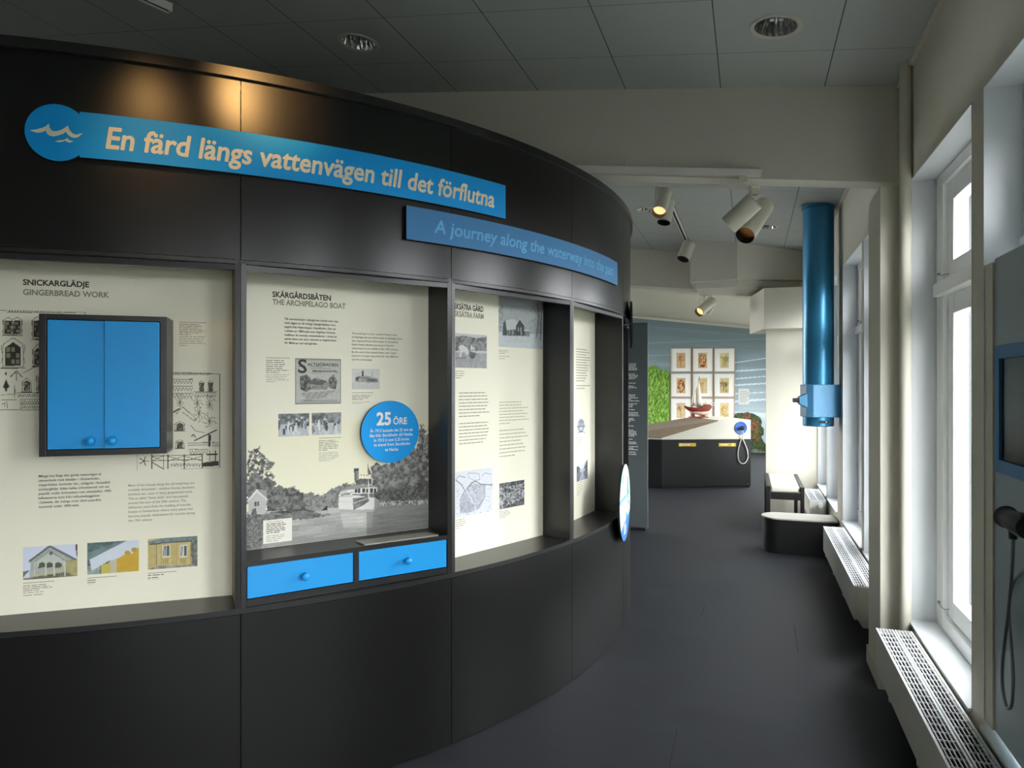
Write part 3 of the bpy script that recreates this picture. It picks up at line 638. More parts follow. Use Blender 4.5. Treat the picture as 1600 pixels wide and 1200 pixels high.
# ---------------- second niche: the archipelago boat
L2 = n2.L
p2 = panel(n2, 'graphic_panel', 'cream panel headed SKÄRGÅRDSBÅTEN with a large grey steamboat photograph', .048, L2 - .02, .904, 2.003)
heading(n2, p2, 'SKÄRGÅRDSBÅTEN', 'THE ARCHIPELAGO BOAT', 425.5, (463.8, 475.5), (517, 540), 455.5, 0)
Z5 = zz(370, 420, 4.571); Z6 = zz(370, 640, 3.75)
SV2 = ['Till sommarnöjet i skärgården kunde man resa', 'med någon av de många skärgårdsbåtar som', 'avgick från Nybrokajen i Stockholm. Det var', 'i mitten av 1800-talet som ångbåtar började', 'trafikera de svenska vattenlederna. I slutet av', 'seklet fanns ett stort nätverk av ångbåtslinjer', 'för Mälaren och skärgården.']
EN2 = ['You could get to your summer house in the', 'archipelago by one of the many archipelago boats', 'that departed from Nybrokajen in Stockholm.', 'Steam boats started operating in Swedish', 'waterways by the middle of the 19th century.', 'By the end of the century there was a large', 'network of steam boat lines for Lake Mälaren', 'and the archipelago.']
block_px(n2, p2, 'body_text', SV2, M['ink'], 444.5, 528.5, 498, 535.5)
block_px(n2, p2, 'body_text', EN2, M['ink_grey'], 549.5, 628, 520.5, 561.5)
rule_px(n2, p2, 415.5, 453, 558.5); greek_px(n2, p2, 'caption', M['ink_soft'], 415.5, 452, 562.5, 581, 7, 21); greek_px(n2, p2, 'caption', M['ink_pale'], 415.5, 452, 584.5, 596, 5, 22)
rule_px(n2, p2, 550, 583, 613.5); greek_px(n2, p2, 'caption', M['ink_soft'], 550, 582, 617.5, 624, 4, 23); greek_px(n2, p2, 'caption', M['ink_pale'], 550, 580, 628, 630, 2, 24)
rule_px(n2, p2, 498, 533, 684.5); greek_px(n2, p2, 'caption', M['ink_soft'], 498, 530, 688.5, 703.5, 7, 25); greek_px(n2, p2, 'caption', M['ink_pale'], 498, 530, 707, 720, 6, 26)

def photo_river(cv, f0):
    f = lambda x, y: f0(*Z6(x, y)); P = lambda *q: [f(x, y) for x, y in q]; W_, H_ = cv.w, cv.h
    cv.rect(-1, -1, W_ + 1, H_ + 1, CREAM); n = vnoise(H_, W_, 7, 31, 5)
    # hills on the far shore
    cv.foliage(cv.rag(P((360, 490), (430, 492), (500, 496), (560, 470), (620, 435), (660, 428), (700, 440), (860, 480), (860, 590), (360, 600)), 9, 7, 77), 104, 156, 4, 32)
    # large wood by the bend, ragged top
    top = [(780, 350), (800, 318), (850, 318), (905, 308), (960, 285), (1000, 245), (1035, 215), (1050, 250), (1068, 130), (1080, 75), (1092, 120), (1112, 150), (1125, 150), (1125, 560), (830, 556)]
    cv.foliage(cv.rag(P(*top), 9, 7, 77), 84, 166, 5.5, 33); cv.foliage(cv.rag(P((1030, 110), (1090, 70), (1125, 110), (1125, 330), (1040, 300)), 9, 7, 77), 40, 190, 5, 34, .5)
    cv.foliage(cv.rag(P((800, 500), (1125, 420), (1125, 556), (830, 556)), 9, 7, 77), 66, 126, 4.5, 35)
    # trees behind the house
    cv.foliage(cv.rag(P((190, 440), (240, 445), (300, 462), (335, 448), (385, 490), (400, 545), (410, 585), (180, 600)), 9, 7, 77), 66, 138, 5, 36)
    cv.foliage(cv.rag(P((55, 330), (80, 240), (130, 218), (165, 280), (222, 320), (205, 380), (225, 420), (205, 470), (190, 520), (60, 520)), 9, 7, 77), 72, 156, 5, 37, .42)
    cv.foliage(cv.rag(P((55, 420), (120, 380), (200, 420), (205, 520), (55, 560)), 9, 7, 77), 72, 146, 5, 38)
    # water with ripples
    wy = f(0, 598)[1]; rip = vnoise(H_, max(4, W_ // 14), 3, 39, 3); rip = np.repeat(rip, 14, 1); rip = np.pad(rip, ((0, 0), (0, max(0, W_ - rip.shape[1]))), mode='edge')[:, :W_]
    m = cv.mask(P((55, 600), (420, 585), (600, 572), (830, 560), (1125, 552), (1125, 900), (55, 900)))
    g = np.clip((cv.yy - wy) / (H_ - wy), 0, 1); col = (.75 - .17 * g) * (1 + .34 * (rip - .5)); cv.a[m] = np.repeat(col[..., None], 3, 2)[m]
    cv.a[m & (cv.xx > f(760, 600)[0])] *= .78
    mm = cv.mask(P((604, 603), (800, 600), (790, 690), (625, 690))); cv.a[mm] = np.clip(cv.a[mm] * 1.12, 0, 1)
    cv.foliage(cv.rag(P((832, 540), (1125, 528), (1125, 552), (832, 560)), 4, 4, 78), 90, 215, 3, 40)
    # near shore and rocks
    cv.foliage(cv.rag(P((55, 612), (180, 605), (330, 588), (420, 592), (480, 610), (555, 612), (540, 622), (400, 640), (250, 655), (150, 690), (60, 800), (55, 900)), 4, 6, 79), 82, 142, 4, 41)
    cv.foliage(cv.mask(P((55, 660), (160, 680), (160, 760), (110, 900), (55, 900))), 84, 150, 2, 42); cv.foliage(cv.mask(P((180, 600), (400, 580), (470, 595), (330, 608))), 52, 100, 2.5, 43)
    cv.poly(P((320, 600), (390, 590), (450, 600), (460, 612), (330, 640), (325, 615)), 116, n, .2); cv.poly(P((440, 590), (465, 572), (520, 585), (480, 595)), 150); cv.poly(P((495, 590), (530, 560), (532, 590)), 52)
    # boathouse
    cv.poly(P((68, 525), (120, 482), (178, 530), (168, 612), (70, 616)), 196); cv.poly(P((60, 535), (118, 466), (186, 528), (178, 532), (120, 482), (66, 540)), 226); cv.poly(P((118, 466), (176, 472), (180, 525)), 158)
    for k in range(9): cv.line(P((70, 545 + k * 8), (168, 540 + k * 8)), .6, 176)
    cv.poly(P((106, 540), (130, 538), (130, 565), (106, 566)), 90); cv.line(P((118, 538), (118, 566)), 1, 200); cv.foliage(cv.mask(P((90, 585), (112, 575), (120, 612), (88, 616))), 70, 130, 3, 44)
    # the steamboat
    cv.poly(P((598, 495), (655, 488), (680, 500), (805, 516), (834, 530), (830, 566), (802, 598), (600, 602), (595, 560)), 222)
    cv.poly(P((598, 582), (700, 586), (803, 582), (802, 598), (600, 602)), 176); cv.poly(P((806, 520), (836, 530), (830, 566), (803, 597)), 150)
    cv.poly(P((680, 520), (770, 508), (775, 535), (740, 560), (682, 590)), 120, n, .6); cv.line(P((685, 548), (760, 520)), 1.2, 214)
    cv.poly(P((602, 482), (650, 466), (650, 492), (602, 500)), 206); cv.poly(P((648, 462), (690, 452), (822, 455), (822, 480), (795, 490), (680, 495), (650, 492)), 226)
    for x in (690, 708, 735, 757, 780, 802): cv.poly(P((x, 462), (x + 16, 461), (x + 16, 486), (x, 488)), 66)
    for k in range(6): cv.poly(P((612 + k * 9, 494 - k * 1.5), (618 + k * 9, 493 - k * 1.5), (618 + k * 9, 505 - k * 1.5), (612 + k * 9, 506 - k * 1.5)), 92)
    cv.poly(P((640, 455), (690, 440), (790, 440), (822, 452), (640, 470)), 150); cv.poly(P((690, 416), (722, 404), (788, 406), (788, 438), (700, 440)), 96, n, .4)
    cv.poly(P((687, 350), (714, 348), (716, 412), (689, 416)), 140); cv.poly(P((686, 348), (700, 346), (701, 414), (689, 416)), 108); cv.poly(P((686, 346), (715, 345), (715, 360), (686, 362)), 74)
    cv.line(P((770, 320), (771, 520)), 1.8, 226); cv.line(P((768, 320), (769, 382)), 1, 100); cv.poly(P((768, 330), (790, 378), (770, 384)), 112); cv.line(P((640, 498), (690, 478)), 1, 120)
    for x in (728, 745, 762): cv.ell(*f(x, 384), 1.2, 1.4, 120)
    cv.a[..., 2] *= .965; cv.line(P((598, 510), (680, 506)), 1, 150); cv.line(P((598, 540), (682, 540)), .8, 190)
q = [n2.P(385, 861), n2.P(666, 829), n2.P(666, 655), n2.P(385, 690)]
picture_at(n2, p2, 'photograph', .0485, L2 - .0205, .905, 1.40, photo_river, 460, lift=.0003)
zl = n2.P(411, 813.5)[1]; s0 = n2.P(411, 820)[0]; s1 = n2.P(456, 820)[0]; zb = n2.P(411, 850)[1]
MB(n2.at(ND - .0014)).add([(s0, 0, zb), (s1, 0, zb), (s1, 0, zl), (s0, 0, zl)], [(0, 1, 2, 3)]).build('caption_card', M['card'], p2)
m = MB(n2.at(ND - .0019)); pt = (zl - zb) / 13.; wd = (s1 - s0) * .8; greek(m, s0 + .012, zl - pt, wd, 1, pt, pt * .2, 27, True); greek(m, s0 + .012, zl - 2 * pt, wd, 6, pt, pt * .5, 28); m.build('caption', M['ink_soft'], p2)
m = MB(n2.at(ND - .0019)); greek(m, s0 + .012, zl - 8.7 * pt, wd * .9, 4, pt, pt * .4, 29); m.build('caption', M['ink_pale'], p2)

def photo_crowd(seed):
    def fn(cv, f0):
        n = vnoise(cv.h, cv.w, 5, seed); cv.rect(-1, -1, cv.w + 1, cv.h + 1, 196)
        cv.foliage(cv.yy < cv.h * .45, 96, 166, 6, seed + 1); cv.fill(cv.yy > cv.h * .78, 200, n, .2)
        r = random.Random(seed)
        for k in range(26):
            x, y = r.uniform(.02, .98) * cv.w, r.uniform(.42, .78) * cv.h; h = cv.h * r.uniform(.1, .24); g = r.choice((80, 110, 190, 215, 225, 150))
            cv.ell(x, y, h * .28, h, g); cv.ell(x, y - h, h * .2, h * .22, r.choice((70, 210)))
        cv.a *= (np.array((.98, 1.0, 1.0)))
    return fn
picture(n2, p2, 'photograph', (Z5(296, 1036), Z5(517, 1032), (482, 681), (435, 682)), photo_crowd(51))
picture(n2, p2, 'photograph', (Z5(535, 1030), Z5(745, 1025), (533, 678.5), (487, 680)), photo_crowd(61))
def photo_steamer(cv, f0):
    f = lambda x, y: f0(*Z5(x, y)); P = lambda *q: [f(x, y) for x, y in q]; n = vnoise(cv.h, cv.w, 3, 71)
    cv.rect(-1, -1, cv.w + 1, cv.h + 1, (218, 216, 208)); cv.poly(P((815, 812), (1030, 815), (1030, 870), (815, 870)), (210, 208, 200), n, .06)
    cv.poly(P((845, 805), (850, 780), (880, 768), (1005, 785), (1010, 812), (880, 810)), (168, 168, 164), n, .3); cv.poly(P((850, 780), (870, 765), (950, 768), (960, 780)), 130)
    cv.poly(P((920, 782), (1000, 786), (1004, 806), (925, 806)), 120, n, .5); cv.poly(P((893, 730), (904, 728), (906, 768), (895, 770)), 62); cv.line(P((880, 770), (1000, 778)), 1, 200)
    cv.line(P((966, 740), (967, 785)), 1, 140); cv.line(P((845, 760), (900, 740)), .7, 170); cv.ell(*f(860, 785), 3, 3, 90)
picture(n2, p2, 'photograph', (Z5(822, 716), Z5(1020, 712), Z5(1020, 860), Z5(822, 860)), photo_steamer)
def photo_ad(cv, f0):
    f = lambda x, y: f0(*Z5(x, y)); P = lambda *q: [f(x, y) for x, y in q]; n = vnoise(cv.h, cv.w, 3, 81)
    G = lambda v: (v, v, int(v * .95)); cv.rect(-1, -1, cv.w + 1, cv.h + 1, G(92)); cv.rect(2.2, 2.2, cv.w - 2.2, cv.h - 2.2, G(192), n, .08); cv.rect(3.4, 3.4, cv.w - 3.4, 4.2, G(110)); cv.rect(3.4, cv.h - 4.2, cv.w - 3.4, cv.h - 3.4, G(110))
    cv.foliage(cv.mask(P((450, 770), (500, 755), (530, 790), (540, 850), (500, 880), (455, 860))), G(60), G(140), 4, 82); cv.foliage(cv.mask(P((650, 790), (690, 755), (715, 800), (705, 860), (660, 850))), G(70), G(150), 4, 83)
    cv.foliage(cv.mask(P((500, 815), (560, 780), (640, 800), (640, 840), (500, 850))), G(80), G(150), 4, 84)
    cv.poly(P((520, 820), (610, 815), (640, 800), (665, 830), (640, 862), (530, 862)), G(150), n, .3); cv.poly(P((515, 822), (600, 800), (645, 800), (608, 832)), G(100)); cv.line(P((575, 770), (600, 798)), 1, G(110))
    for k in range(9): cv.line(P((455 + k * 6, 890 + k * 5), (700 - k * 10, 872 + k * 6)), .8, G(100 + (k % 3) * 20))
    for k in range(6): cv.ell(*f(545 + k * 14, 845), 1.1, 2, G(80))
    for y in (938, 948): cv.line(P((460, y), (715, y - 2)), 1.1, G(104))
    for y in (700, 712): cv.line(P((530, y), (722, y)), .7, G(130))
    for y in (745,): cv.line(P((530, y), (725, y)), .7, G(124))
    cv.line(P((430, 700), (480, 696)), .7, G(110))
picture(n2, p2, 'newspaper_advertisement', (Z5(417, 640), Z5(743, 645), Z5(743, 963), Z5(417, 967)), photo_ad, 620)
m = MB(n2.at(ND - .0012))
s, z = n2.P(*Z5(436, 742)); s2, z2 = n2.P(*Z5(500, 650)); put_text(m, 'S', s, z, z2 - z, s2 - s, .02)
s, z = n2.P(*Z5(502, 692)); s2, z2 = n2.P(*Z5(722, 672)); put_text(m, 'ALTSJÖBADEN', s, z, z2 - z - .003, s2 - s, .02)
s, z = n2.P(*Z5(540, 736)); s2, z2 = n2.P(*Z5(718, 722)); put_text(m, 'Hans nederste sommarvillan.', s, z, .0085, s2 - s, .02)
m.build('lettering', M['ink'], p2)

# drawer unit under the shelf of the second niche
du = thing('drawer_unit', 'low built-in black drawer unit with two bright blue drawers under the steamboat picture', 'drawers', tuple(n2.wp(L2 / 2, .739, .09)))
b = MB(n2.F); pl_ = [(.0205, -.001), (L2 - .0205, -.001), (L2 - .0205, ND - .001), (.049, ND - .001), (.0205, .072)]; b.prism(pl_, .885, .903); b.prism(pl_, .7395, .765); b.box(.4255, .4455, .0, ND - .001, .765, .885); b.box(.049, L2 - .0205, ND - .02, ND - .001, .765, .885)
b.build('carcass', M['laminate_frame'], du)
for x0, x1, kx in ((.0235, .4235, .229), (.4475, L2 - .0225, .652)):
    dr = MB(n2.F).box(x0, x1, .0015, .017, .7675, .8835).build('drawer', M['blue'], du, bevel=.0012)
    kf = n2.F @ Matrix.Translation((kx, .0015, .822)) @ Matrix.Rotation(math.pi / 2, 4, 'X')
    MB(kf).lathe([(.0065, 0), (.006, .008), (.012, .013), (.0155, .020), (.0145, .028), (.009, .033), (1e-6, .0345)], 24).build('knob', M['blue'], dr, smooth=True)
fi = n2.F.inverted()
def on_shelf(px, py, z): p = atZ(px, py, z); q = fi @ Vector(p); return q.x, q.y
zs = .9035; qs = [on_shelf(*Z6(x, y), zs + .004) for x, y in ((692, 769), (1110, 716), (1182, 735), (752, 793))]
qs = [(x, min(max(y, .006), ND - .004)) for x, y in qs]; qs = [(min(x, L2 - .024), y) for x, y in qs]
o = MB(n2.F).prism(qs[::-1], zs, zs + .005).build('label_plate', M['plate'])
tag(o, 'flat grey text plate lying on the shelf above the two blue drawers', 'label')
# round 25 öre sign
ZD = zz(540, 610, 9.233)
dd = ND - .022
sc, zc_ = n2.P(*ZD(652, 597), dd); sr = (n2.P(*ZD(1066, 600), dd)[0] - n2.P(*ZD(240, 600), dd)[0]) / 2; zr = (n2.P(*ZD(652, 146), dd)[1] - n2.P(*ZD(652, 1046), dd)[1]) / 2; rr = (sr + zr) / 2
rs = thing('round_sign', 'bright blue round sign reading 25 ÖRE on the steamboat panel', 'sign', tuple(n2.wp(sc, zc_ - rr, dd)))
kf = n2.F @ Matrix.Translation((sc, ND - .0015, zc_)) @ Matrix.Rotation(math.pi / 2, 4, 'X')
b = MB(kf); b.lathe([(rr - .02, 0), (rr - .02, .0085), (rr, .009), (rr, ND - .0015 - dd - .001)], 64); b.build('backing', M['edge'], rs)
MB(kf).lathe([(rr, ND - .0015 - dd - .001), (rr, ND - .0015 - dd), (1e-6, ND - .0015 - dd)], 64).build('face', M['sign_blue'], rs)
m = MB(n2.at(dd - .0008))
def tpx(m, nc, body, a, bq, capy, d, bold): s, z = nc.P(*a, d); e, _ = nc.P(*bq, d); _, zt = nc.P(a[0], capy, d); put_text(m, body, s, z, zt - z, e - s, bold)
tpx(m, n2, '25', ZD(446, 498), ZD(656, 498), ZD(0, 325)[1], dd, .035); tpx(m, n2, 'ÖRE', ZD(684, 490), ZD(886, 485), ZD(0, 396)[1], dd, .025)
m.build('headline', M['white_ink'], rs); m = MB(n2.at(dd - .0008))
for body, y, x0, x1 in (('År 1912 kostade det 25 öre att', 606, 352, 970), ('åka från Stockholm till Nacka.', 675, 345, 972), ('In 1912 it cost 0.25 krona', 742, 410, 916), ('to travel from Stockholm', 810, 405, 930), ('to Nacka.', 876, 568, 764)):
    tpx(m, n2, body, ZD(x0, y), ZD(x1, y - 6), ZD(0, y - 42)[1], dd, .02)
m.build('body_text', M['white_ink'], rs)

# ---------------- third niche: the farm
L3 = n3.L
p3 = panel(n3, 'graphic_panel', 'cream panel headed FISKSÄTRA GÅRD with a snowy house photograph and a hand-drawn map', .048, L3 - .02, .738, 2.003)
Z7 = zz(690, 440, 4.616); Z8 = zz(690, 640, 4.284)
for body, y0, y1, x1, mm_, nm in (('FISKSÄTRA GÅRD', 213, 172, 300, 'ink', 'heading'), ('FISKSÄTRA FARM', 264, 223, 302, 'ink_grey', 'subheading')):
    e, z = n3.P(*Z7(x1, y0 + 6)); _, zt = n3.P(*Z7(x1, y1 + 10)); sA, _ = n3.P(*Z7(96, y0)); wd = (e - sA) * (len(body) / (len(body) - 1.5)); m = ink(n3); put_text(m, body, e - wd, z, zt - z, wd, .03); m.build(nm, M[mm_], p3)
def photo_snowhouse(cv, f0):
    f = lambda x, y: f0(*Z7(x, y)); P = lambda *q: [f(x, y) for x, y in q]; n = vnoise(cv.h, cv.w, 6, 91); B = lambda v: (int(v * .97), int(v), int(v * 1.0))
    cv.rect(-1, -1, cv.w + 1, cv.h + 1, B(172), n, .06); cv.poly(P((410, 360), (560, 385), (730, 375), (730, 490), (410, 490)), B(206), n, .06)
    cv.foliage(cv.mask(P((410, 150), (445, 160), (440, 340), (410, 360))), B(130), B(190), 4, 92)
    cv.poly(P((440, 385), (445, 300), (460, 275), (470, 300), (475, 390)), B(78)); cv.poly(P((460, 278), (530, 270), (570, 340), (470, 350)), B(200)); cv.poly(P((475, 350), (560, 345), (560, 388), (478, 390)), B(96), n, .2)
    cv.poly(P((535, 390), (535, 320), (562, 270), (595, 312), (597, 390)), B(74), n, .15); cv.line(P((530, 325), (562, 268), (600, 318)), 2, B(208)); cv.poly(P((595, 352), (632, 355), (634, 394), (597, 392)), B(92)); cv.poly(P((592, 345), (635, 352), (632, 360), (595, 356)), B(206))
    for x, y in ((485, 352), (508, 352), (548, 330), (566, 330), (604, 362), (618, 364)): cv.poly(P((x, y), (x + 10, y), (x + 10, y + 30), (x, y + 30)), B(170)); cv.line(P((x + 5, y), (x + 5, y + 30)), .8, B(80))
    cv.ell(*f(574, 374), 2.2, 4, B(180))
    r = random.Random(9)
    cv.line(P((690, 160), (700, 260), (680, 410)), 2, B(66)); cv.line(P((728, 140), (715, 300), (712, 420)), 2, B(60))
    for k in range(60):
        x, y = r.uniform(640, 730), r.uniform(130, 330); cv.line(P((x, y), (x + r.uniform(-20, 20), y + r.uniform(-22, 22))), .7, B(r.choice((80, 100, 120))))
    for k in range(25):
        x, y = r.uniform(500, 730), r.uniform(385, 440); cv.line(P((x, y), (x + r.uniform(-8, 8), y - r.uniform(4, 14))), .6, B(140))
def photo_horse(cv, f0):
    f = lambda x, y: f0(*Z7(x, y)); P = lambda *q: [f(x, y) for x, y in q]; n = vnoise(cv.h, cv.w, 5, 95)
    cv.rect(-1, -1, cv.w + 1, cv.h + 1, (196, 198, 192)); cv.foliage(cv.mask(P((90, 400), (160, 390), (250, 410), (330, 400), (330, 500), (90, 500))), 84, 156, 5, 96); cv.fill(cv.yy > f(0, 500)[1], 158, n, .16)
    cv.poly(P((120, 470), (150, 455), (190, 480), (196, 520), (175, 530), (170, 500), (150, 505), (140, 545), (130, 545), (135, 500)), (206, 206, 202)); cv.poly(P((196, 500), (250, 515), (240, 550), (200, 548)), 108, n, .4); cv.ell(*f(222, 540), 6, 5, 80); cv.ell(*f(216, 478), 2.6, 5, 214); cv.ell(*f(230, 486), 2.4, 5, 196); cv.line(P((95, 552), (175, 550)), 1.2, 88)
def photo_map(cv, f0):
    f = lambda x, y: f0(*Z8(x, y)); P = lambda *q: [f(x, y) for x, y in q]; n = vnoise(cv.h, cv.w, 4, 101); K = (122, 124, 140)
    cv.rect(-1, -1, cv.w + 1, cv.h + 1, (214, 217, 222), n, .04)
    cv.poly(P((160, 530), (200, 490), (250, 500), (292, 505), (290, 580), (255, 660), (225, 670), (150, 560)), (184, 187, 196), n, .2); cv.poly(P((150, 540), (230, 670), (180, 690), (125, 690), (125, 600)), (170, 173, 182), n, .24)
    cv.line(P((92, 470), (130, 500), (160, 545), (200, 490), (230, 480), (260, 500), (340, 505)), 1.8, (96, 98, 112)); cv.line(P((160, 535), (235, 665), (260, 690)), 1.4, (225, 227, 232)); cv.line(P((290, 505), (290, 580), (235, 670)), 1.2, K); cv.line(P((150, 545), (125, 600), (125, 700)), 1, K); cv.line(P((178, 425), (250, 430), (255, 470), (215, 475), (180, 455), (178, 425)), 1, K)
    cv.line(P((95, 470), (118, 445), (160, 455)), 1.2, (90, 92, 104)); cv.line(P((270, 445), (290, 425), (330, 435)), 1, K)
    r = random.Random(8)
    for k in range(120):
        x, y = r.uniform(95, 335), r.uniform(500, 700); cv.line(P((x, y), (x + r.uniform(-9, 9), y + r.uniform(-6, 6))), .8, r.choice((K, (150, 152, 165), (90, 92, 104))))
def photo_aerial(cv, f0):
    cv.foliage(cv.yy > -1, 58, 120, 5, 111); n = vnoise(cv.h, cv.w, 3, 112)
    m = (n > .55) & (cv.yy / cv.h > .15) & (cv.yy / cv.h + cv.xx / cv.w * .3 < 1.0); cv.a[m] = .74; r = random.Random(3)
    cv.line([(0, cv.h * .9), (cv.w * .3, cv.h * .5), (cv.w * .8, cv.h * .3), (cv.w, cv.h * .1)], 1.5, 190); cv.line([(cv.w * .1, cv.h), (cv.w * .5, cv.h * .7), (cv.w, cv.h * .45)], 1, 170)
picture(n3, p3, 'photograph', (Z7(411, 103), Z7(728, 135), Z7(728, 487), Z7(411, 470)), photo_snowhouse)
picture(n3, p3, 'photograph', (Z7(98, 370), Z7(325, 388), Z7(325, 622), Z7(98, 624)), photo_horse)
picture(n3, p3, 'map_drawing', (Z8(93, 408), Z8(341, 395), Z8(341, 692), Z8(93, 712)), photo_map)
picture(n3, p3, 'photograph', (Z8(386, 493), Z8(553, 471), Z8(553, 640), Z8(386, 665)), photo_aerial)
def gz(nc, t, Z, m, x0, x1, y0, y1, n, seed, hf=.27): a = Z(x0, y0); c = Z(x1, y1); return greek_px(nc, t, 'caption' if n < 6 else 'body_text', M[m], a[0], c[0], a[1], Z(x0, y1)[1], n, seed, hf)
gz(n3, p3, Z7, 'ink_grey', 124, 352, 800, 970, 8, 41); gz(n3, p3, Z7, 'ink_grey', 124, 358, 1022, 1168, 7, 42)
gz(n3, p3, Z7, 'ink_pale', 415, 630, 868, 1022, 8, 43); gz(n3, p3, Z8, 'ink_pale', 386, 580, 138, 312, 8, 44)
gz(n3, p3, Z7, 'ink_soft', 414, 496, 492, 515, 3, 45); gz(n3, p3, Z7, 'ink_pale', 414, 496, 535, 552, 2, 46); gz(n3, p3, Z7, 'ink_soft', 98, 175, 644, 692, 4, 47); gz(n3, p3, Z8, 'ink_soft', 93, 160, 740, 795, 5, 48); gz(n3, p3, Z8, 'ink_soft', 386, 468, 682, 725, 5, 49)

# ---------------- fourth niche
L4 = n4.L
p4 = panel(n4, 'graphic_panel', 'cream panel with one text column above a small crest and avenue photograph', .048, L4 - .02, .738, 2.003)
def photo_crest(cv, f0):
    cv.rect(-1, -1, cv.w + 1, cv.h + 1, CREAM); w, h = cv.w, cv.h; K = (92, 98, 120)
    cv.foliage(cv.emask(w * .5, h * .45, w * .38, h * .42), (110, 116, 140), (196, 198, 200), 3, 121); cv.poly([(w * .3, h * .45), (w * .7, h * .45), (w * .7, h * .68), (w * .5, h * .8), (w * .3, h * .68)], (200, 202, 205)); cv.line([(w * .3, h * .45), (w * .7, h * .45), (w * .7, h * .68), (w * .5, h * .8), (w * .3, h * .68), (w * .3, h * .45)], 1.4, K)
    cv.line([(w * .05, h * .45), (w * .25, h * .52), (w * .75, h * .52), (w * .95, h * .45), (w * .9, h * .62)], 2, K); cv.line([(w * .1, h * .9), (w * .3, h * .82), (w * .7, h * .82), (w * .92, h * .92)], 2, K)
def photo_avenue(cv, f0):
    n = vnoise(cv.h, cv.w, 5, 131); w, h = cv.w, cv.h; cv.rect(-1, -1, w + 1, h + 1, (208, 212, 222)); cv.foliage(cv.mask([(0, h * .2), (w * .2, h * .25), (w * .4, h * .45), (w * .4, h * .6), (0, h * .6)]), 60, 130, 4, 132); cv.foliage(cv.mask([(w, 0), (w * .8, h * .15), (w * .6, h * .45), (w * .6, h * .6), (w, h * .6)]), 60, 130, 4, 133)
    cv.rect(w * .28, h * .42, w * .75, h * .56, (180, 184, 196)); cv.fill(cv.yy > h * .56, (118, 120, 132), n, .3); cv.poly([(w * .46, h * .56), (w * .56, h * .56), (w * .8, h), (w * .2, h)], (168, 170, 180))
picture(n4, p4, 'crest', (Z7(972, 990), Z7(1036, 985), Z7(1036, 1095), Z7(972, 1110)), photo_crest)
picture(n4, p4, 'photograph', (Z8(903, 350), Z8(977, 338), Z8(977, 462), Z8(903, 482)), photo_avenue)
gz(n4, p4, Z7, 'ink_grey', 970, 1068, 482, 712, 13, 51, .3); gz(n4, p4, Z7, 'ink_grey', 970, 1072, 748, 768, 2, 52, .3)
gz(n4, p4, Z8, 'ink_pale', 903, 945, 190, 250, 5, 53, .3); gz(n4, p4, Z8, 'ink_pale', 903, 945, 492, 570, 6, 54, .3)
for nc, mm in ((n5, 'laminate'), (N[0], 'cream')): MB(nc.F).box(.048, nc.L - .02, ND, ND + .006, .738, 2.003).build('back_panel', M[mm], case)

# ================================================================== SIGN BOARDS ON THE FASCIA
def onR(r): return lambda th, z: (CX + r * math.cos(math.radians(th)), CYC + r * math.sin(math.radians(th)), z)
DEG = 180 / math.pi
RS = R + .022
ts = thing('title_sign', 'long bright blue sign reading En färd längs vattenvägen till det förflutna', 'sign', onR(RS)(-40, 2.30))
zt0, zt1, ta, tb, tcx, tcz, trr = 2.304, 2.457, -54.05, -25.26, -55.17, 2.380, .0945
def strip(mb, th0, th1, z0, z1, r0, r1, n=80): mb.arc(C0, r0, r1, th0, th1, z0, z1, n)
strip_b = MB(); strip(strip_b, ta, tb, zt0, zt1, R + .001, RS - .001)
disc_v = []; 
def bent_disc(mb, th, z, rad, r0, r1, n=64, rings=6):
    for r in (r0, r1): pass
    v = []; f = []
    for k in range(n):
        a = 2 * math.pi * k / n; x, zz_ = rad * math.cos(a), rad * math.sin(a); t = th + x / r1 * DEG
        v += [onR(r0)(t, z + zz_), onR(r1)(t, z + zz_)]
    f = [(2 * k, 2 * k + 1, (2 * k + 3) % (2 * n), (2 * k + 2) % (2 * n)) for k in range(n)]
    mb.add(v, f)
    # faces: fan of strips
    v = []; f = []
    for q in range(rings + 1):
        for k in range(n):
            a = 2 * math.pi * k / n; x, zz_ = rad * q / rings * math.cos(a), rad * q / rings * math.sin(a); v.append(onR(r1)(th + x / r1 * DEG, z + zz_))
    for q in range(rings):
        for k in range(n): f.append((q * n + k, q * n + (k + 1) % n, (q + 1) * n + (k + 1) % n, (q + 1) * n + k))
    mb.add(v, f)
bent_disc(strip_b, tcx, tcz, trr, R + .001, RS - .001); strip_b.build('board', M['edge'], ts)
fb = MB(); strip(fb, ta, tb, zt0 + .001, zt1 - .001, RS - .0008, RS); bent_disc(fb, tcx, tcz, trr - .001, RS - .0008, RS); fb.build('face', M['sign_blue'], ts, smooth=True)
def curved_text(mb, body, th0, th1, z, caph, r, bold, shear):
    v, f = text_geo(body, bold, shear); x0, x1 = v[:, 0].min(), v[:, 0].max(); sy = caph / cap(); k = (th1 - th0) / (x1 - x0)
    mb.add([onR(r + 4e-5 * l)(th0 + (a - x0) * k, z + b_ * sy) for a, b_, l in v], f)
m = MB(); curved_text(m, 'En färd längs vattenvägen till det förflutna', -52.73, -26.5, 2.343, .070, RS + .0012, .025, .16); m.build('lettering', M['sign_letter'], ts)
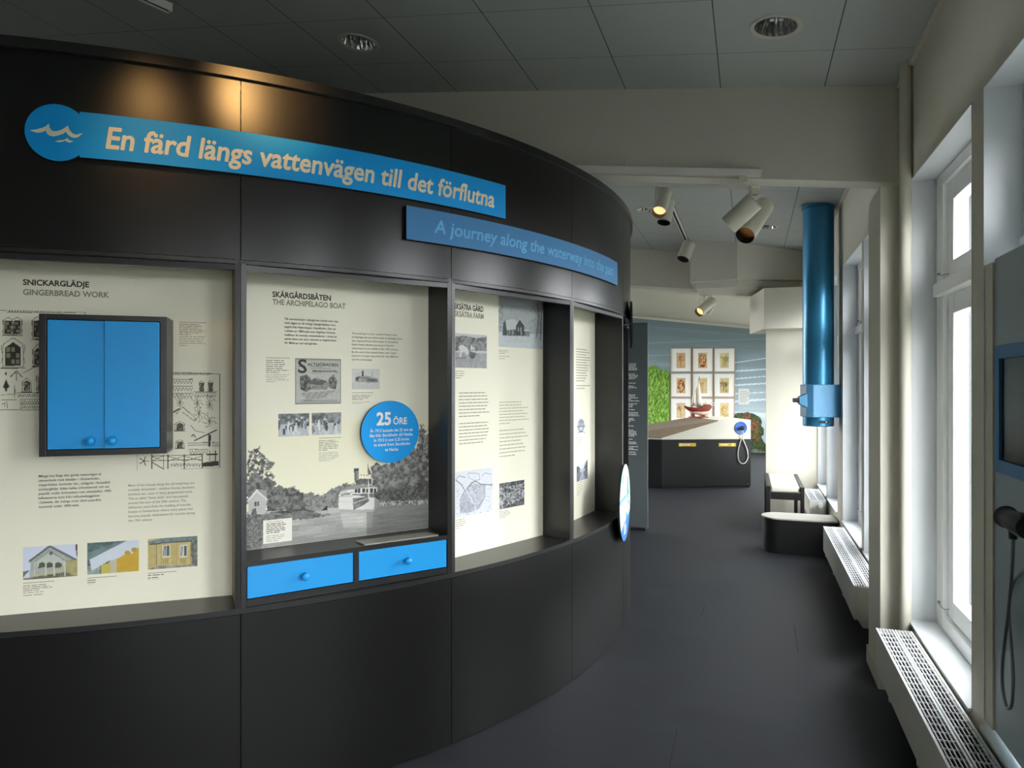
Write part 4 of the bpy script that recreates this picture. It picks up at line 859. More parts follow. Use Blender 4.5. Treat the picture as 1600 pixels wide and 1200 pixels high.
# wave emblem
ZE = zz(0, 0, 2.857)
def cylpt(px, py, r):
    d = ray(px, py); o = np.array([-CX, -CYC]); A = d[0] ** 2 + d[1] ** 2; B = 2 * (o @ d[:2]); D = B * B - 4 * A * (o @ o - r * r); t = (-B - math.sqrt(D)) / 2 / A; q = d * t
    return (q[0], q[1], q[2] + CAM_H)
wave1 = [(132, 582), (160, 578), (190, 570), (207, 562), (219, 550), (221, 568), (232, 584), (250, 586), (272, 580), (290, 570), (303, 560), (309, 578), (322, 594), (340, 602), (369, 594), (352, 610), (336, 615), (318, 612), (302, 600), (294, 588), (284, 596), (262, 604), (240, 609), (222, 606), (210, 596), (204, 583), (190, 590), (168, 593)]
wave2 = [(245, 630), (268, 626), (286, 624), (302, 616), (308, 626), (328, 631), (312, 637), (298, 633), (292, 628), (278, 633), (260, 635)]
m = MB()
for wv in (wave1, wave2): m.add([cylpt(*ZE(x, y), RS + .0012) for x, y in wv][::-1], [list(range(len(wv)))])
m.build('wave_emblem', M['sign_letter'], ts)
ss = thing('subtitle_sign', 'shorter dull blue curved sign reading A journey along the waterway into the past', 'sign', onR(RS)(-20, 2.14))
b = MB(); strip(b, -34.44, -4.66, 2.139, 2.277, R + .001, RS - .001); b.build('board', M['edge'], ss)
b = MB(); strip(b, -34.43, -4.67, 2.140, 2.276, RS - .0008, RS); b.build('face', M['sign_dull'], ss, smooth=True)
m = MB(); curved_text(m, 'A journey along the waterway into the past', -32.2, -6.35, 2.183, .054, RS + .0012, .018, .13); m.build('lettering', M['sign_letter_blue'], ss)

# round map sign and dark round sign on the outer bend
def wall_disc(name, label, th, z, rad, off, tilt, facemat):
    p = Vector(onR(R + off)(th, z)); a = math.radians(tilt)
    t = thing(name, label, 'sign', (p.x, p.y, z - rad)); nrm = Vector((math.cos(a), math.sin(a), 0)); u = Vector((-math.sin(a), math.cos(a), 0))
    F = Matrix(((u.x, nrm.x, 0, p.x), (u.y, nrm.y, 0, p.y), (0, 0, 1, p.z), (0, 0, 0, 1)))     # local x along, y out
    Rm = F @ Matrix.Rotation(-math.pi / 2, 4, 'X')
    MB(Rm).lathe([(rad, -.012), (rad, -.001)], 72).build('backing', M['edge'], t)
    for q in (.4, -.4):
        MB(F).cyl((rad * q, -.0125, 0), (rad * q, -off - .03 - rad * rad * q * q / 6, 0), .008, 12).build('spacer', M['chrome'], t)
    return t, F, Rm
mt, F, Rm = wall_disc('round_map_sign', 'round sign with a pale map on the outer bend of the black wall', -1.8, .816, .236, .030, 2.0, None)
def map_disc(w, h):
    cv = Cv(w, h, (190, 205, 202)); s = w
    n = vnoise(h, w, 10, 141); cv.fill(cv.yy > -1, (188, 204, 198), n, .03); Bl = (74, 158, 206)
    # x runs along the wall seen as in the photograph (narrow), y down
    P = lambda *q: [(x * w, y * h) for x, y in q]
    cv.poly(P((.70, .18), (.80, .20), (.82, .36), (.90, .42), (.80, .44), (.76, .50), (.98, .58), (.95, .62), (.78, .53), (.74, .48), (.66, .46), (.68, .30)), Bl); cv.line(P((.76, .46), (.76, .66)), 4, Bl); cv.poly(P((.28, .43), (.50, .40), (.60, .41), (.50, .45), (.35, .45)), Bl); cv.line(P((.0, .44), (.3, .435)), 4, Bl)
    cv.poly(P((.52, .65), (.64, .64), (.70, .72), (.60, .74)), Bl); cv.poly(P((.26, .12), (.34, .10), (.30, .22), (.22, .24)), Bl)
    cv.poly(P((.0, .83), (1, .67), (1, 1), (0, 1)), (44, 112, 180)); r = random.Random(5)
    for k in range(10): x, y = r.uniform(.1, .9), r.uniform(.1, .7); cv.line(P((x, y), (x + r.uniform(-.1, .1), y + r.uniform(-.05, .05))), 1, (190, 206, 196))
    return cv
cv = map_disc(120, 120)
def disc_mesh(cv, name, F, rad, y, parent):
    rings, seg = 44, 120; V = [(0, y, 0)]; Cc = []
    def colour(x, z): i = min(cv.w - 1, max(0, int((.5 + x / 2) * cv.w))); j = min(cv.h - 1, max(0, int((.5 - z / 2) * cv.h))); return cv.a[j, i]
    cols = [colour(0, 0)]
    for q in range(1, rings + 1):
        for k in range(seg):
            a = 2 * math.pi * k / seg; x, z = q / rings * math.cos(a), q / rings * math.sin(a); V.append((x * rad, y, z * rad)); cols.append(colour(-x if False else x, z))
    Fc = [(0, 1 + k, 1 + (k + 1) % seg) for k in range(seg)]
    for q in range(rings - 1):
        for k in range(seg): Fc.append((1 + q * seg + k, 1 + (q + 1) * seg + k, 1 + (q + 1) * seg + (k + 1) % seg, 1 + q * seg + (k + 1) % seg))
    mb = MB(F); mb.add(V, Fc); o = mb.build(name, M['print'], parent); at = o.data.color_attributes.new('Col', 'FLOAT_COLOR', 'POINT'); c = np.ones((len(V), 4)); c[:, :3] = lin(np.array(cols)); at.data.foreach_set('color', c.ravel()); return o
disc_mesh(cv, 'map_face', F, .236, .0, mt)
m = MB(F @ Matrix.Translation((0, .0009, 0))); 
greek(m, -.06, -.135, .12, 4, .016, .009, 61); m.build('lettering', M['white_ink'], mt)
dt, F, Rm = wall_disc('round_wall_sign', 'round black sign seen edge-on high on the outer bend of the black wall', 4.0, 1.945, .155, .024, 11., None)
MB(Rm).lathe([(.155, -.001), (.155, 0), (1e-6, 0)], 64).build('face', M['black'], dt)

# ================================================================== RADIATORS
def radiator(label, y0, y1, valve=None):
    X0, X1, Z0, Z1 = .58, .735, .165, .362
    t = thing('radiator', label, 'radiator', (.66, (y0 + y1) / 2, 0), 0, 'low white radiators along the window wall')
    b = MB(); b.box(X0, X0 + .012, y0, y1, Z0, Z1); b.box(X1 - .012, X1, y0, y1, Z0, Z1); b.box(X0 + .012, X1 - .012, y0, y0 + .01, Z0, Z1 - .002); b.box(X0 + .012, X1 - .012, y1 - .01, y1, Z0, Z1 - .002)
    xm = (X0 + X1) / 2; b.box(xm - .008, xm + .008, y0 + .01, y1 - .01, Z0 + .01, Z1 - .004); b.build('casing', M['rad'], t, bevel=.003)
    b = MB(); b.box(X0 + .012, xm - .009, y0 + .011, y1 - .011, Z0 + .03, Z1 - .05); b.box(xm + .009, X1 - .012, y0 + .011, y1 - .011, Z0 + .03, Z1 - .05)
    for k in range(int((y1 - y0) / .03)):
        y = y0 + .02 + k * .03
        if y < y1 - .02: b.box(X0 + .013, xm - .009, y, y + .003, Z1 - .05, Z1 - .012); b.box(xm + .009, X1 - .013, y, y + .003, Z1 - .05, Z1 - .012)
    b.build('convector_fins', M['rad_dark'], t)
    for a, c in ((X0 + .003, xm - .006), (xm + .006, X1 - .003)):
        b = MB(); zt = Z1 + .004
        for q in range(6): x = a + (c - a) * q / 5; b.box(x - (.0014 if 0 < q < 5 else .0035), x + (.0014 if 0 < q < 5 else .0035), y0 + .002, y1 - .002, zt - .006, zt)
        k = int((y1 - y0) / .058)
        for i in range(k + 1):
            y = y0 + .005 + (y1 - y0 - .01) * i / k; b.box(a, c, y - .0016, y + .0016, zt - .0065, zt - .0008)
        b.build('grille', M['reveal'], t)
    n = 2 if y1 - y0 > 1.2 else 1
    for y in ((y0 + .07, y1 - .07) if n == 2 else (y0 + .1,)):
        MB().prism_xz([(X0 + .05, Z0 - .05), (XW - .0125, Z0 - .05), (XW - .0125, Z0 - .0004), (X0 + .02, Z0 - .0004)], y - .05, y + .05).build('wall_bracket', M['rad'], t, bevel=.002)
    for y in ([y0 + .55, y0 + 1.1, y0 + 1.65, y0 + 2.2] if n == 2 else []):
        if y < y1 - .1: MB().box(X0 + .002, X0 + .03, y - .012, y + .012, Z0 - .018, Z0 - .0005).build('clip', M['reveal'], t)
    if valve is not None:
        v = MB(); v.cyl((xm + .02, y0 - .001, Z1 - .035), (xm + .02, y0 - .03, Z1 - .035), .011, 14); v.cyl((xm + .02, y0 - .03, Z1 - .035), (xm + .02, y0 - .085, Z1 - .035), .022, 20); v.build('valve', M['reveal'], t, smooth=True)
    return t
radiator('long white grille-topped radiator nearest the camera, under the tall window before the pillar', 1.25, 3.775)
radiator('white grille-topped radiator beyond the pillar, ending at the black rounded bench', 4.52, 6.33)
radiator('short white radiator with a thermostat valve between the slatted bench and the far window', 7.72, 8.55, 1)

# ================================================================== BENCHES
b = MB(); bx0, bx1, by0, by1, bz = .105, .745, 6.80, 7.14, .322; rr = (by1 - by0) / 2
arc_ = [(bx0 + rr - rr * math.sin(math.pi * k / 24), by0 + rr - rr * math.cos(math.pi * k / 24)) for k in range(25)]
poly = arc_[::-1] + [(bx1, by0), (bx1, by1)]
poly = poly[:25] + [(bx1, by0), (bx1, by1)]
bt = thing('bench', 'low black bench with a rounded end and pale grey top under the window', 'bench', (.42, 6.97, 0))
MB().prism(poly, 0.002, bz - .012).build('body', M['bench_black'], bt, smooth=True)
MB().prism(poly, bz - .0118, bz).build('top', M['bench_top'], bt, smooth=True)
sb = thing('frame_bench', 'black wooden frame bench with two white cushions beside the cream wall', 'bench', (.36, 8.22, 0))
fx0, fx1, fy0, fy1 = .165, .53, 7.68, 8.80
b = MB()
for x in (fx0, fx1 - .04): b.box(x, x + .04, fy0, fy1, .44, .495)
b.build('rail', M['wood_black'], sb, bevel=.004)
b = MB()
for y in (fy0 + .002, fy1 - .042): b.box(fx0 + .041, fx1 - .041, y, y + .04, .36, .43)
b.build('apron', M['wood_black'], sb, bevel=.003)
for x in (fx0, fx1 - .04):
    for y in (fy0, fy1 - .05): MB().box(x + .001, x + .039, y + .001, y + .049, 0, .44).build('leg', M['wood_black'], sb, bevel=.003)
ym = (fy0 + fy1) / 2 + .02
for y0, y1 in ((fy0 + .015, ym - .006), (ym + .006, fy1 - .015)): MB().box(fx0 + .043, fx1 - .043, y0, y1, .4305, .492).build('cushion', M['cushion'], sb, bevel=.015)

# ================================================================== BLUE HANGING TUBE
tx, ty = .585, 6.83; tr = .131; tzt = zc(tx)
tb_ = thing('hanging_periscope', 'thick blue metal tube hanging from the ceiling with a pale blue viewing collar', 'periscope', (tx, ty, 1.17))
MB(Matrix.Translation((tx, ty, 0))).lathe([(tr, 1.50), (tr, tzt - .012)], 64).build('tube', M['tube_blue'], tb_, smooth=True)
MB(Matrix.Translation((tx, ty, 0))).lathe([(tr + .001, tzt - .03), (tr + .012, tzt - .025), (tr + .012, tzt - .006), (1e-6, tzt - .006)], 64).build('ceiling_flange', M['tube_blue'], tb_, smooth=True)
e = Matrix.Translation((tx, ty, 0)) @ Matrix.Rotation(CAM_YAW - .04, 4, 'Z')
col = [(-.145 * math.cos(a) , .145 * math.sin(a)) for a in [math.pi * (k / 14 - .5) for k in range(15)]]
col = [(-.142, -.10), (-.10, -.148), (.172, -.148), (.186, -.13), (.186, -.02), (.10, .12), (0, .148), (-.10, .12), (-.142, .05)]
c_ = MB(e).prism(col, 1.255, 1.545).build('collar', M['collar_blue'], tb_, bevel=.006)
bl = MB(e)
for zz_ in (1.275, 1.525):
    for x in (-.085, -.03, .03, .15): bl.ball((x, -.149, zz_), .005, 6)
bl.build('rivet', M['chrome'], c_, smooth=True)
MB(e @ Matrix.Translation((0, 0, 0))).lathe([(.125, 1.172), (.131, 1.178), (.131, 1.2549)], 48).build('eyepiece_ring', M['tube_blue'], tb_, smooth=True)
ep = MB(e); ep.prism_xz([(-.035, 1.203), (.035, 1.203), (.045, 1.2145), (.035, 1.226), (-.035, 1.226), (-.045, 1.2145)], -.138, -.12); lens = ep.build('lens_slot', M['black'], tb_)
MB(e).ball((.012, -.137, 1.2145), .011, 10).build('lens', M['chrome'], lens, smooth=True)
h = MB(e); h.add([(-.142, -.12, 1.34), (-.142, -.03, 1.34), (-.142, -.03, 1.465), (-.142, -.12, 1.465), (-.205, -.10, 1.375), (-.205, -.05, 1.375), (-.205, -.05, 1.435), (-.205, -.10, 1.435)], [(0, 1, 2, 3), (4, 7, 6, 5), (0, 4, 5, 1), (1, 5, 6, 2), (2, 6, 7, 3), (3, 7, 4, 0)])
hs = h.build('handle_socket', M['collar_blue'], tb_, bevel=.004)
MB(e).cyl((-.205, -.075, 1.405), (-.25, -.075, 1.405), .019, 16).build('grip', M['black'], hs, smooth=True)

# ================================================================== LIGHT TRACKS AND SPOTLIGHTS
def track(label, p, q, w=.036, h=.03, name='light_track'):
    p, q = Vector(p), Vector(q); d = (q - p); L = d.length; F = Matrix.Translation(p) @ d.to_track_quat('X', 'Z').to_matrix().to_4x4()
    t = thing(name, label, 'light track', tuple((p + q) / 2))
    b = MB(F); b.box(0, L, -w / 2, w / 2, .004, h); b.box(0, L, -w / 2, -w / 2 + .007, -.006, .004); b.box(0, L, w / 2 - .007, w / 2, -.006, .004); b.build('rail', M['track'], t)
    MB(F).box(.004, L - .004, -w / 2 + .0072, w / 2 - .0072, .0005, .0038).build('channel', M['dark_gap'], t)
    MB(F).box(L - .003, L + .004, -w / 2 - .001, w / 2 + .001, -.007, h + .001).build('end_cap', M['track'], t)
    return t, F, L
ya = 4.125
pA = atY(1188, 274, ya); xA0 = -2.3
tA, FA, LA = track('long white light track fixed along the front of the first ceiling beam', (xA0, ya, pA[2] + SL * (pA[0] - xA0)), tuple(pA))
for px in (976, 1043, 1145):
    pb = atY(px, 266, ya); MB().box(pb[0] - .012, pb[0] + .012, ya, 4.1595, pA[2] + SL * (pA[0] - pb[0]) + .03, pA[2] + SL * (pA[0] - pb[0]) + .075).build('bracket', M['white_metal'], tA)
yb2 = 4.345; pB = atY(1186, 293.5, yb2)
tB, FB, LB = track('second white light track running behind the lower edge of the first ceiling beam', (xA0, yb2, pB[2] + SL * (pB[0] - xA0)), tuple(pB))
for px in (1000, 1100, 1175):
    pb = atY(px, 290, yb2); z = pB[2] + SL * (pB[0] - pb[0]); MB().box(pb[0] - .012, pb[0] + .012, 4.3005, yb2 - .0175, z + .005, z + .035).build('bracket', M['white_metal'], tB)
def ceilpt(px, py): r = ray(px, py); t = (ZW + SL * XW - CAM_H) / (r[2] + SL * r[0]); return r * t + [0, 0, CAM_H]
pc0, pc1 = ceilpt(1052, 325), ceilpt(1071, 371); xc = float((pc0[0] + pc1[0]) / 2)
tC, FC, LC = track('white light track running away along the ceiling behind the first beam', (xc, 5.2, zc(xc) - .034), (xc, float(pc1[1]), zc(xc) - .034))
y2 = 9.55; q0, q1 = atY(1178, 461, y2), atY(960, 448, y2)
tD, FD, LD = track('far white light track hung below the bulkhead near the picture wall', tuple(q1), tuple(q0))
for px in (1010, 1150):
    pb = atY(px, 455, y2); z = q1[2] + (q0[2] - q1[2]) * (pb[0] - q1[0]) / (q0[0] - q1[0]); MB().box(pb[0] - .008, pb[0] + .008, y2 - .01, y2 + .01, z + .031, zc(pb[0]) - .53 if y2 > 9.6 else z + .1).build('bracket', M['white_metal'], tD)
    MB().box(pb[0] - .008, pb[0] + .008, y2 - .01, 9.612, z + .1, z + .116).build('bracket', M['white_metal'], tD)

def spotlight(label, hang, top, front, rad, lit=True, group='white cylinder spotlights on the ceiling tracks'):
    """hang = point under the track; head axis runs from top (closed end) to front (open end)"""
    hang, top, front = Vector(hang), Vector(top), Vector(front)
    t = thing('track_spotlight', label, 'spotlight', tuple(hang), 0, group); d = front - top; L = d.length; F = Matrix.Translation(top) @ d.to_track_quat('Z', 'Y').to_matrix().to_4x4()
    hd = MB(F); hd.lathe([(rad * .93, 0), (rad, .004), (rad, L), (rad * .94, L)], 40, None, False); hd.lathe([(1e-6, -.0002), (rad * .93, 0)], 40, None, False); hd.build('head', M['white_metal'], t, smooth=True)
    MB(F).lathe([(rad * .935, L - .0005), (rad * .88, L - .05), (rad * .5, L - .06)], 40, None, False).build('baffle', M['rubber'], t, smooth=True)
    MB(F).lathe([(1e-6, L - .050), (rad * .84, L - .042)], 32).build('lens', M['lens'] if lit else M['lens_off'], t)
    ad = MB(); ad.box(hang.x - .022, hang.x + .022, hang.y - .014, hang.y + .014, hang.z - .04, hang.z - .0065); ad.build('adapter', M['white_metal'], t, bevel=.002)
    side = d.normalized().cross(Vector((0, 0, 1))).normalized(); piv = top + d * .28 + side * (rad + .006)
    MB().tube([hang + Vector((0, 0, -.038)), Vector((piv.x, piv.y, hang.z - .05)), piv], .008, 10).build('stem', M['white_metal'], t, smooth=True)
    MB().cyl(piv + side * .006, piv - side * .0055, .014, 16).build('pivot', M['white_metal'], t, smooth=True)
    return t
def on(y, px, py): return Vector(atY(px, py, y))
hA = on(ya, 1161, 279); hA.z = pA[2] + SL * (pA[0] - hA.x)
spotlight('large white cylinder spotlight on the first beam, its closed shell towards the camera', hA, on(4.10, 1180, 313.5), on(4.14, 1138.5, 352), .056, False)
hB = on(yb2, 1180, 298); hB.z = pB[2] + SL * (pB[0] - hB.x)
spotlight('white cylinder spotlight on the track behind the first beam showing its copper inside', hB, on(4.42, 1194, 321), on(4.20, 1164, 368), .057, False)
yC = 6.1
hC = Vector((xc, 6.0, zc(xc) - .034)); hC2 = Vector((xc, 6.28, zc(xc) - .034))
def face(px, py, y): return Vector(atY(px, py, y))
spotlight('lit white spotlight with a glowing round lens beside the black rim', hC, face(1039, 300, 6.02), face(1029.5, 332, 5.84), .062, True)
spotlight('white spotlight partly behind the lit spotlight near the black rim', hC2, face(1044, 314, 6.32), face(1037, 348, 6.26), .062, False)
hC3 = Vector((xc, float(pc1[1]) - .05, zc(xc) - .034))
spotlight('small white spotlight at the far end of the ceiling track beside the bulkhead', hC3, face(1077, 380, float(pc1[1]) - .05), face(1067, 405, float(pc1[1]) - .13), .076, False)
def hD(px): p = atY(px, 457, y2); z = q1[2] + (q0[2] - q1[2]) * (p[0] - q1[0]) / (q0[0] - q1[0]); return Vector((p[0], y2, z))
spotlight('lit white spotlight on the far track in front of the picture wall', hD(1104), face(1113, 470, y2), face(1092, 488, y2 - .22), .066, True)
spotlight('white spotlight tucked behind the lit one on the far track', hD(1112), face(1114, 471, y2 + .05), face(1105, 487, y2 + .12), .06, False)
# track end over the display wall with two warm spotlights (above the picture) that light the fascia
pe = atZ(265, 17, 3.30); pf = atZ(225, -1, 3.30); dv = Vector(pf - pe).normalized()
tE, FE, LE = track('dark end of a light track under the ceiling above the display wall', tuple(Vector(pe) + dv * 2.1), tuple(pe))
for k in (.3, 1.4):
    p = Vector(pe) + dv * k; MB().cyl(p + Vector((0, 0, .029)), (p.x, p.y, zc(p.x)), .006, 8).build('hanger', M['white_metal'], tE)
for (lx, ly, lz, th, zt_, pw, an) in ((-.92, 1.28, 3.02, -43.4, 2.60, 60, 24), (-1.40, .95, 3.02, -49.4, 2.30, 22, 30)):
    pt_ = Vector(onR(R)(th, zt_)); p = Vector((lx, ly, lz)); d = (pt_ - p).normalized()
    spot_light(p, pt_, pw, an)

# downlights in the ceiling
def downlight(x, y, label):
    t = thing('downlight', label, 'ceiling light', (x, y, zc(x)), 0, 'round recessed downlights in the tiled ceiling'); F = Matrix.Translation((x, y, zc(x))) @ Matrix.Rotation(math.atan(SL), 4, 'Y')
    MB(F).lathe([(.094, -.001), (.100, -.006), (.113, -.007), (.119, -.001)], 48, None, False).build('trim_ring', M['wall_white'], t, smooth=True)
    rf = MB(F); nn = 40; pr = [(.094, -.0012), (.088, .04), (.076, .08), (.058, .11), (.03, .13)]; V = []
    for k in range(nn):
        a = 2 * math.pi * k / nn; q = 1 if k % 2 else .93
        V += [((r_ * (q if i_ else 1)) * math.cos(a), (r_ * (q if i_ else 1)) * math.sin(a), z_ + (.006 if (k + i_) % 2 and i_ else 0)) for i_, (r_, z_) in enumerate(pr)]
    rf.add(V, [(k * 5 + i_, ((k + 1) % nn) * 5 + i_, ((k + 1) % nn) * 5 + i_ + 1, k * 5 + i_ + 1) for k in range(nn) for i_ in range(4)] + [[k * 5 + 4 for k in range(nn)]])
    rf.build('reflector', M['chrome'], t)
    b = MB(F); b.cyl((-.02, 0, .12), (-.02, 0, .03), .012, 12); b.cyl((.02, 0, .12), (.02, 0, .03), .012, 12); b.build('lamp', M['mount'], t, smooth=True); return t
# holes for the downlights: the ceiling slab is opened with one cutter
DL = [(.115, 3.461, 'round chrome downlight in the ceiling above the window side of the room'), (-2.093, 3.446, 'round chrome downlight in the dark ceiling above the display wall'), (.17, 7.795, 'small far downlight in the ceiling beside the large double spotlight'), (-.996, 7.257, 'small far downlight in the ceiling just beyond the black rim')]
hb = MB()
for x, y, l in DL:
    downlight(x, y, l)
    hb.lathe([(.094, -.06), (.094, .14)], 48, Matrix.Translation((x, y, zc(x))) @ Matrix.Rotation(math.atan(SL), 4, 'Y'))
cut = hb.build('cutter', M['dark_gap']); ce = bpy.data.objects['ceiling']
bm_ = ce.modifiers.new('holes', 'BOOLEAN'); bm_.object = cut; bm_.operation = 'DIFFERENCE'; bm_.solver = 'EXACT'
bpy.context.view_layer.update(); dg = bpy.context.evaluated_depsgraph_get(); nm = bpy.data.meshes.new_from_object(ce.evaluated_get(dg)); ce.modifiers.clear(); ce.data = nm; bpy.data.objects.remove(cut)

# ================================================================== WINDOW PANEL WITH MONITOR AND HANDSET
ep_ = thing('exhibit_board', 'tall grey-blue exhibit board standing in the window opening at the picture edge', 'display panel', (.78, 2.0, .40))
MB().box(.770, .795, 1.80, 2.705, .40, 1.966).build('board', M['panel_grey'], ep_, bevel=.002)
MB().box(.764, .80, 2.706, 2.782, .40, 1.955).build('side_post', M['wall'], ep_)
mo = thing('monitor', 'dark flat screen in a blue frame mounted on the grey-blue board', 'screen', (.765, 2.3, 1.27))
y1_, z0_, z1_ = 2.632, 1.268, 1.672; y0_ = y1_ - .62
b = MB(); fw = .042
b.box(.748, .7695, y1_ - fw, y1_, z0_, z1_); b.box(.748, .7695, y0_, y0_ + fw, z0_, z1_); b.box(.748, .7695, y0_ + fw, y1_ - fw, z0_, z0_ + fw); b.box(.748, .7695, y0_ + fw, y1_ - fw, z1_ - fw, z1_)
b.build('bezel', M['monitor_blue'], mo, bevel=.001); MB().box(.756, .7694, y0_ + fw + .0005, y1_ - fw - .0005, z0_ + fw + .0005, z1_ - fw - .0005).build('display', M['screen'], mo)
hs_ = thing('handset', 'black listening handset with a looped steel cord on the grey-blue board below the screen', 'handset', (.73, 2.5, .9))
hp = atX(1569, 806, .715); F = Matrix.Translation(Vector(hp))
hb = MB(F @ Matrix.Rotation(math.pi / 2, 4, 'X'))
hb.lathe([(1e-6, -.004), (.020, -.004), (.026, .004), (.031, .012), (.033, .02), (.030, .026), (.027, .036), (.028, .07), (.033, .12), (.034, .16), (.030, .19), (1e-6, .195)], 32)
hb.build('earpiece', M['black'], hs_, smooth=True)
MB(F @ Matrix.Translation((.02, -.08, 0))).box(0, .034, -.03, .03, -.02, .02).build('cradle', M['black'], hs_, bevel=.003)
c0 = Vector(atX(1581.5, 818, .715)); c1 = Vector(atX(1583, 842, .715))
g = MB(); g.cyl(c0, c1, .0085, 14)
for k in range(6): p = c0.lerp(c1, .3 + k * .12); g.cyl(p, p + Vector((0, 0, -.004)), .0105, 14)
g.build('strain_relief', M['rubber'], hs_, smooth=True)
def spl(pts, n=14):
    P = [Vector(p) for p in pts]; P = [P[0] * 2 - P[1]] + P + [P[-1] * 2 - P[-2]]; out = []
    for i in range(1, len(P) - 2):
        for k in range(n):
            t = k / n; a, b_, c, d = P[i - 1:i + 3]; out.append(.5 * ((2 * b_) + (c - a) * t + (2 * a - 5 * b_ + 4 * c - d) * t * t + (3 * b_ - a - 3 * c + d) * t ** 3))
    return out + [P[-2]]
path = [(1583, 842, .715), (1582, 880, .72), (1579, 920, .73), (1574, 970, .74), (1567, 1030, .745), (1566, 1070, .745), (1571, 1100, .745), (1576, 1107, .745), (1581, 1098, .745), (1583, 1060, .748), (1580, 1010, .752), (1577, 970, .756), (1577, 940, .758), (1583, 912, .76), (1592, 899, .761), (1604, 890, .762), (1630, 884, .763)]
MB().tube(spl([atX(x, y, X) for x, y, X in path], 8), .0048, 10).build('cord', M['steel'], hs_, smooth=True)
o = MB().box(.862, .8715, 7.795, 7.845, 1.12, 1.20).build('sticker', M['red']); tag(o, 'small red square sticker on the white window frame under the blue tube', 'sticker')

# ================================================================== SLATE INFORMATION PANEL
ip = thing('information_panel', 'tall slate grey panel with fine white text behind the curved black wall', 'information panel', (-1.7, 7.46, 0))
MB().box(-2.35, -1.016, 7.405, 7.43, .03, 2.20).build('board', M['info_grey'], ip, bevel=.002)
MB().box(-2.33, -1.04, 7.408, 7.427, 0, .03).build('plinth', M['edge'], ip)
FI = Matrix.Translation((0, 7.4042, 0)); m = MB(FI)
ZI = zz(950, 540, 7.5)
def ipt(x, y): p = atY(*ZI(x, y), 7.4042); return float(p[0]), float(p[2])
x0, _ = ipt(221, 300); xl = x0 - .30
groups = [(213, 283, 5, [330, 326, 330, 344, 338]), (333, 387, 4, [318, 350, 342, 316]), (439, 439, 1, [330]), (475, 510, 3, [305, 336, 248]), (560, 560, 1, [235]), (578, 648, 5, [322, 314, 352, 270, 367]), (682, 735, 4, [340, 294, 286, 246]), (752, 768, 2, [316, 245]), (786, 822, 3, [352, 352, 366]), (856, 890, 3, [298, 312, 272]), (908, 942, 3, [245, 244, 298]), (975, 1060, 6, [244, 298, 338, 330, 340, 308]), (1098, 1150, 4, [298, 244, 328, 338]), (1185, 1220, 3, [352, 310, 350]), (1250, 1275, 2, [330, 340])]
for a, b_, n, ends in groups:
    for k in range(n):
        y = a + (b_ - a) * k / max(1, n - 1); xe, z = ipt(ends[k], y); greek(m, x0, z + .004, xe - x0, 1, .02, .0085, k + a, True, [1.0]); 
m.build('text', M['white_ink'], ip)
m = MB(FI); xa, za = ipt(235, 158); put_text(m, 'a', xa - .02, za, .03, None, .02); put_text(m, 'Fisksätra', xa - .03, za + .06, .04, None, .02, align='R'); m.build('heading', M['white_ink'], ip)

# ================================================================== PICTURE WALL
YM = 16.69
def mtop(x): pa, pb = atY(1012.5, 499, YM), atY(1196, 516, YM); return pa[2] + (pb[2] - pa[2]) * (x - pa[0]) / (pb[0] - pa[0])
XM0, XM1 = -5.0, .75
mu = thing('mural', 'wall mural of blue-grey stripes with a bright green willow and a dark berry bush', 'mural', (-1.2, YM, 0))
cvm = Cv(380, 190, (150, 170, 178)); n = vnoise(190, 380, 26, 201, 4); n2_ = vnoise(190, 8, 5, 202, 3); n2_ = np.repeat(n2_, 48, 1)[:, :380]
base = np.array((126, 144, 149)) / 255.; lite = np.array((198, 212, 220)) / 255.
gx = np.clip((cvm.xx / 380. - .55) / .42, 0, 1); gy = np.clip((cvm.yy / 190. - .12) / .6, 0, 1); k = np.clip(gx * .55 * gy + gy * .32 + (n2_ - .5) * .5, 0, 1)
cvm.a = base + (lite - base) * k[..., None]
def mcv(px, py):
    p = atY(px, py, YM); return ((p[0] - XM0) / (XM1 - XM0) * 380, (1 - p[2] / mtop(p[0])) * 190)
for (x0, ya_, x1, yb_, wd) in ((1150, 580, 1197, 577, 2.2), (1148, 592, 1197, 588, 1.6), (1148, 602, 1197, 599, 2.2), (1140, 628, 1197, 624, 3), (1150, 615, 1197, 613, 1.5), (1148, 567, 1197, 560, 1.2), (1012, 537, 1197, 530, 1.0), (1012, 556, 1120, 553, 1.0)): cvm.line([mcv(x0, ya_), mcv(x1, yb_)], wd, (208, 222, 230) if ya_ > 558 else (150, 170, 177))
cvm.rect(*mcv(1100, 640), *mcv(1199, 700), (206, 224, 238), n, .05)
cvm.mesh('painted_sky', lambda u, v: Vector((XM0 + (XM1 - XM0) * u, YM, v * mtop(XM0 + (XM1 - XM0) * u))), mu)
b = MB(); b.prism_xz([(XM0, mtop(XM0)), (XM1, mtop(XM1)), (XM1, mtop(XM1) + .05), (XM0, mtop(XM0) + .05)], YM - .03, YM + .008); b.build('top_moulding', M['beam'], mu)
struct(MB().prism([(XM0, 9.86), (XM1, 9.86), (XM1, YM - .031), (XM0, YM - .031)], lambda x, y: mtop(x) + .052, lambda x, y: mtop(x) + .10).build('ceiling_lowered', M['wall']))
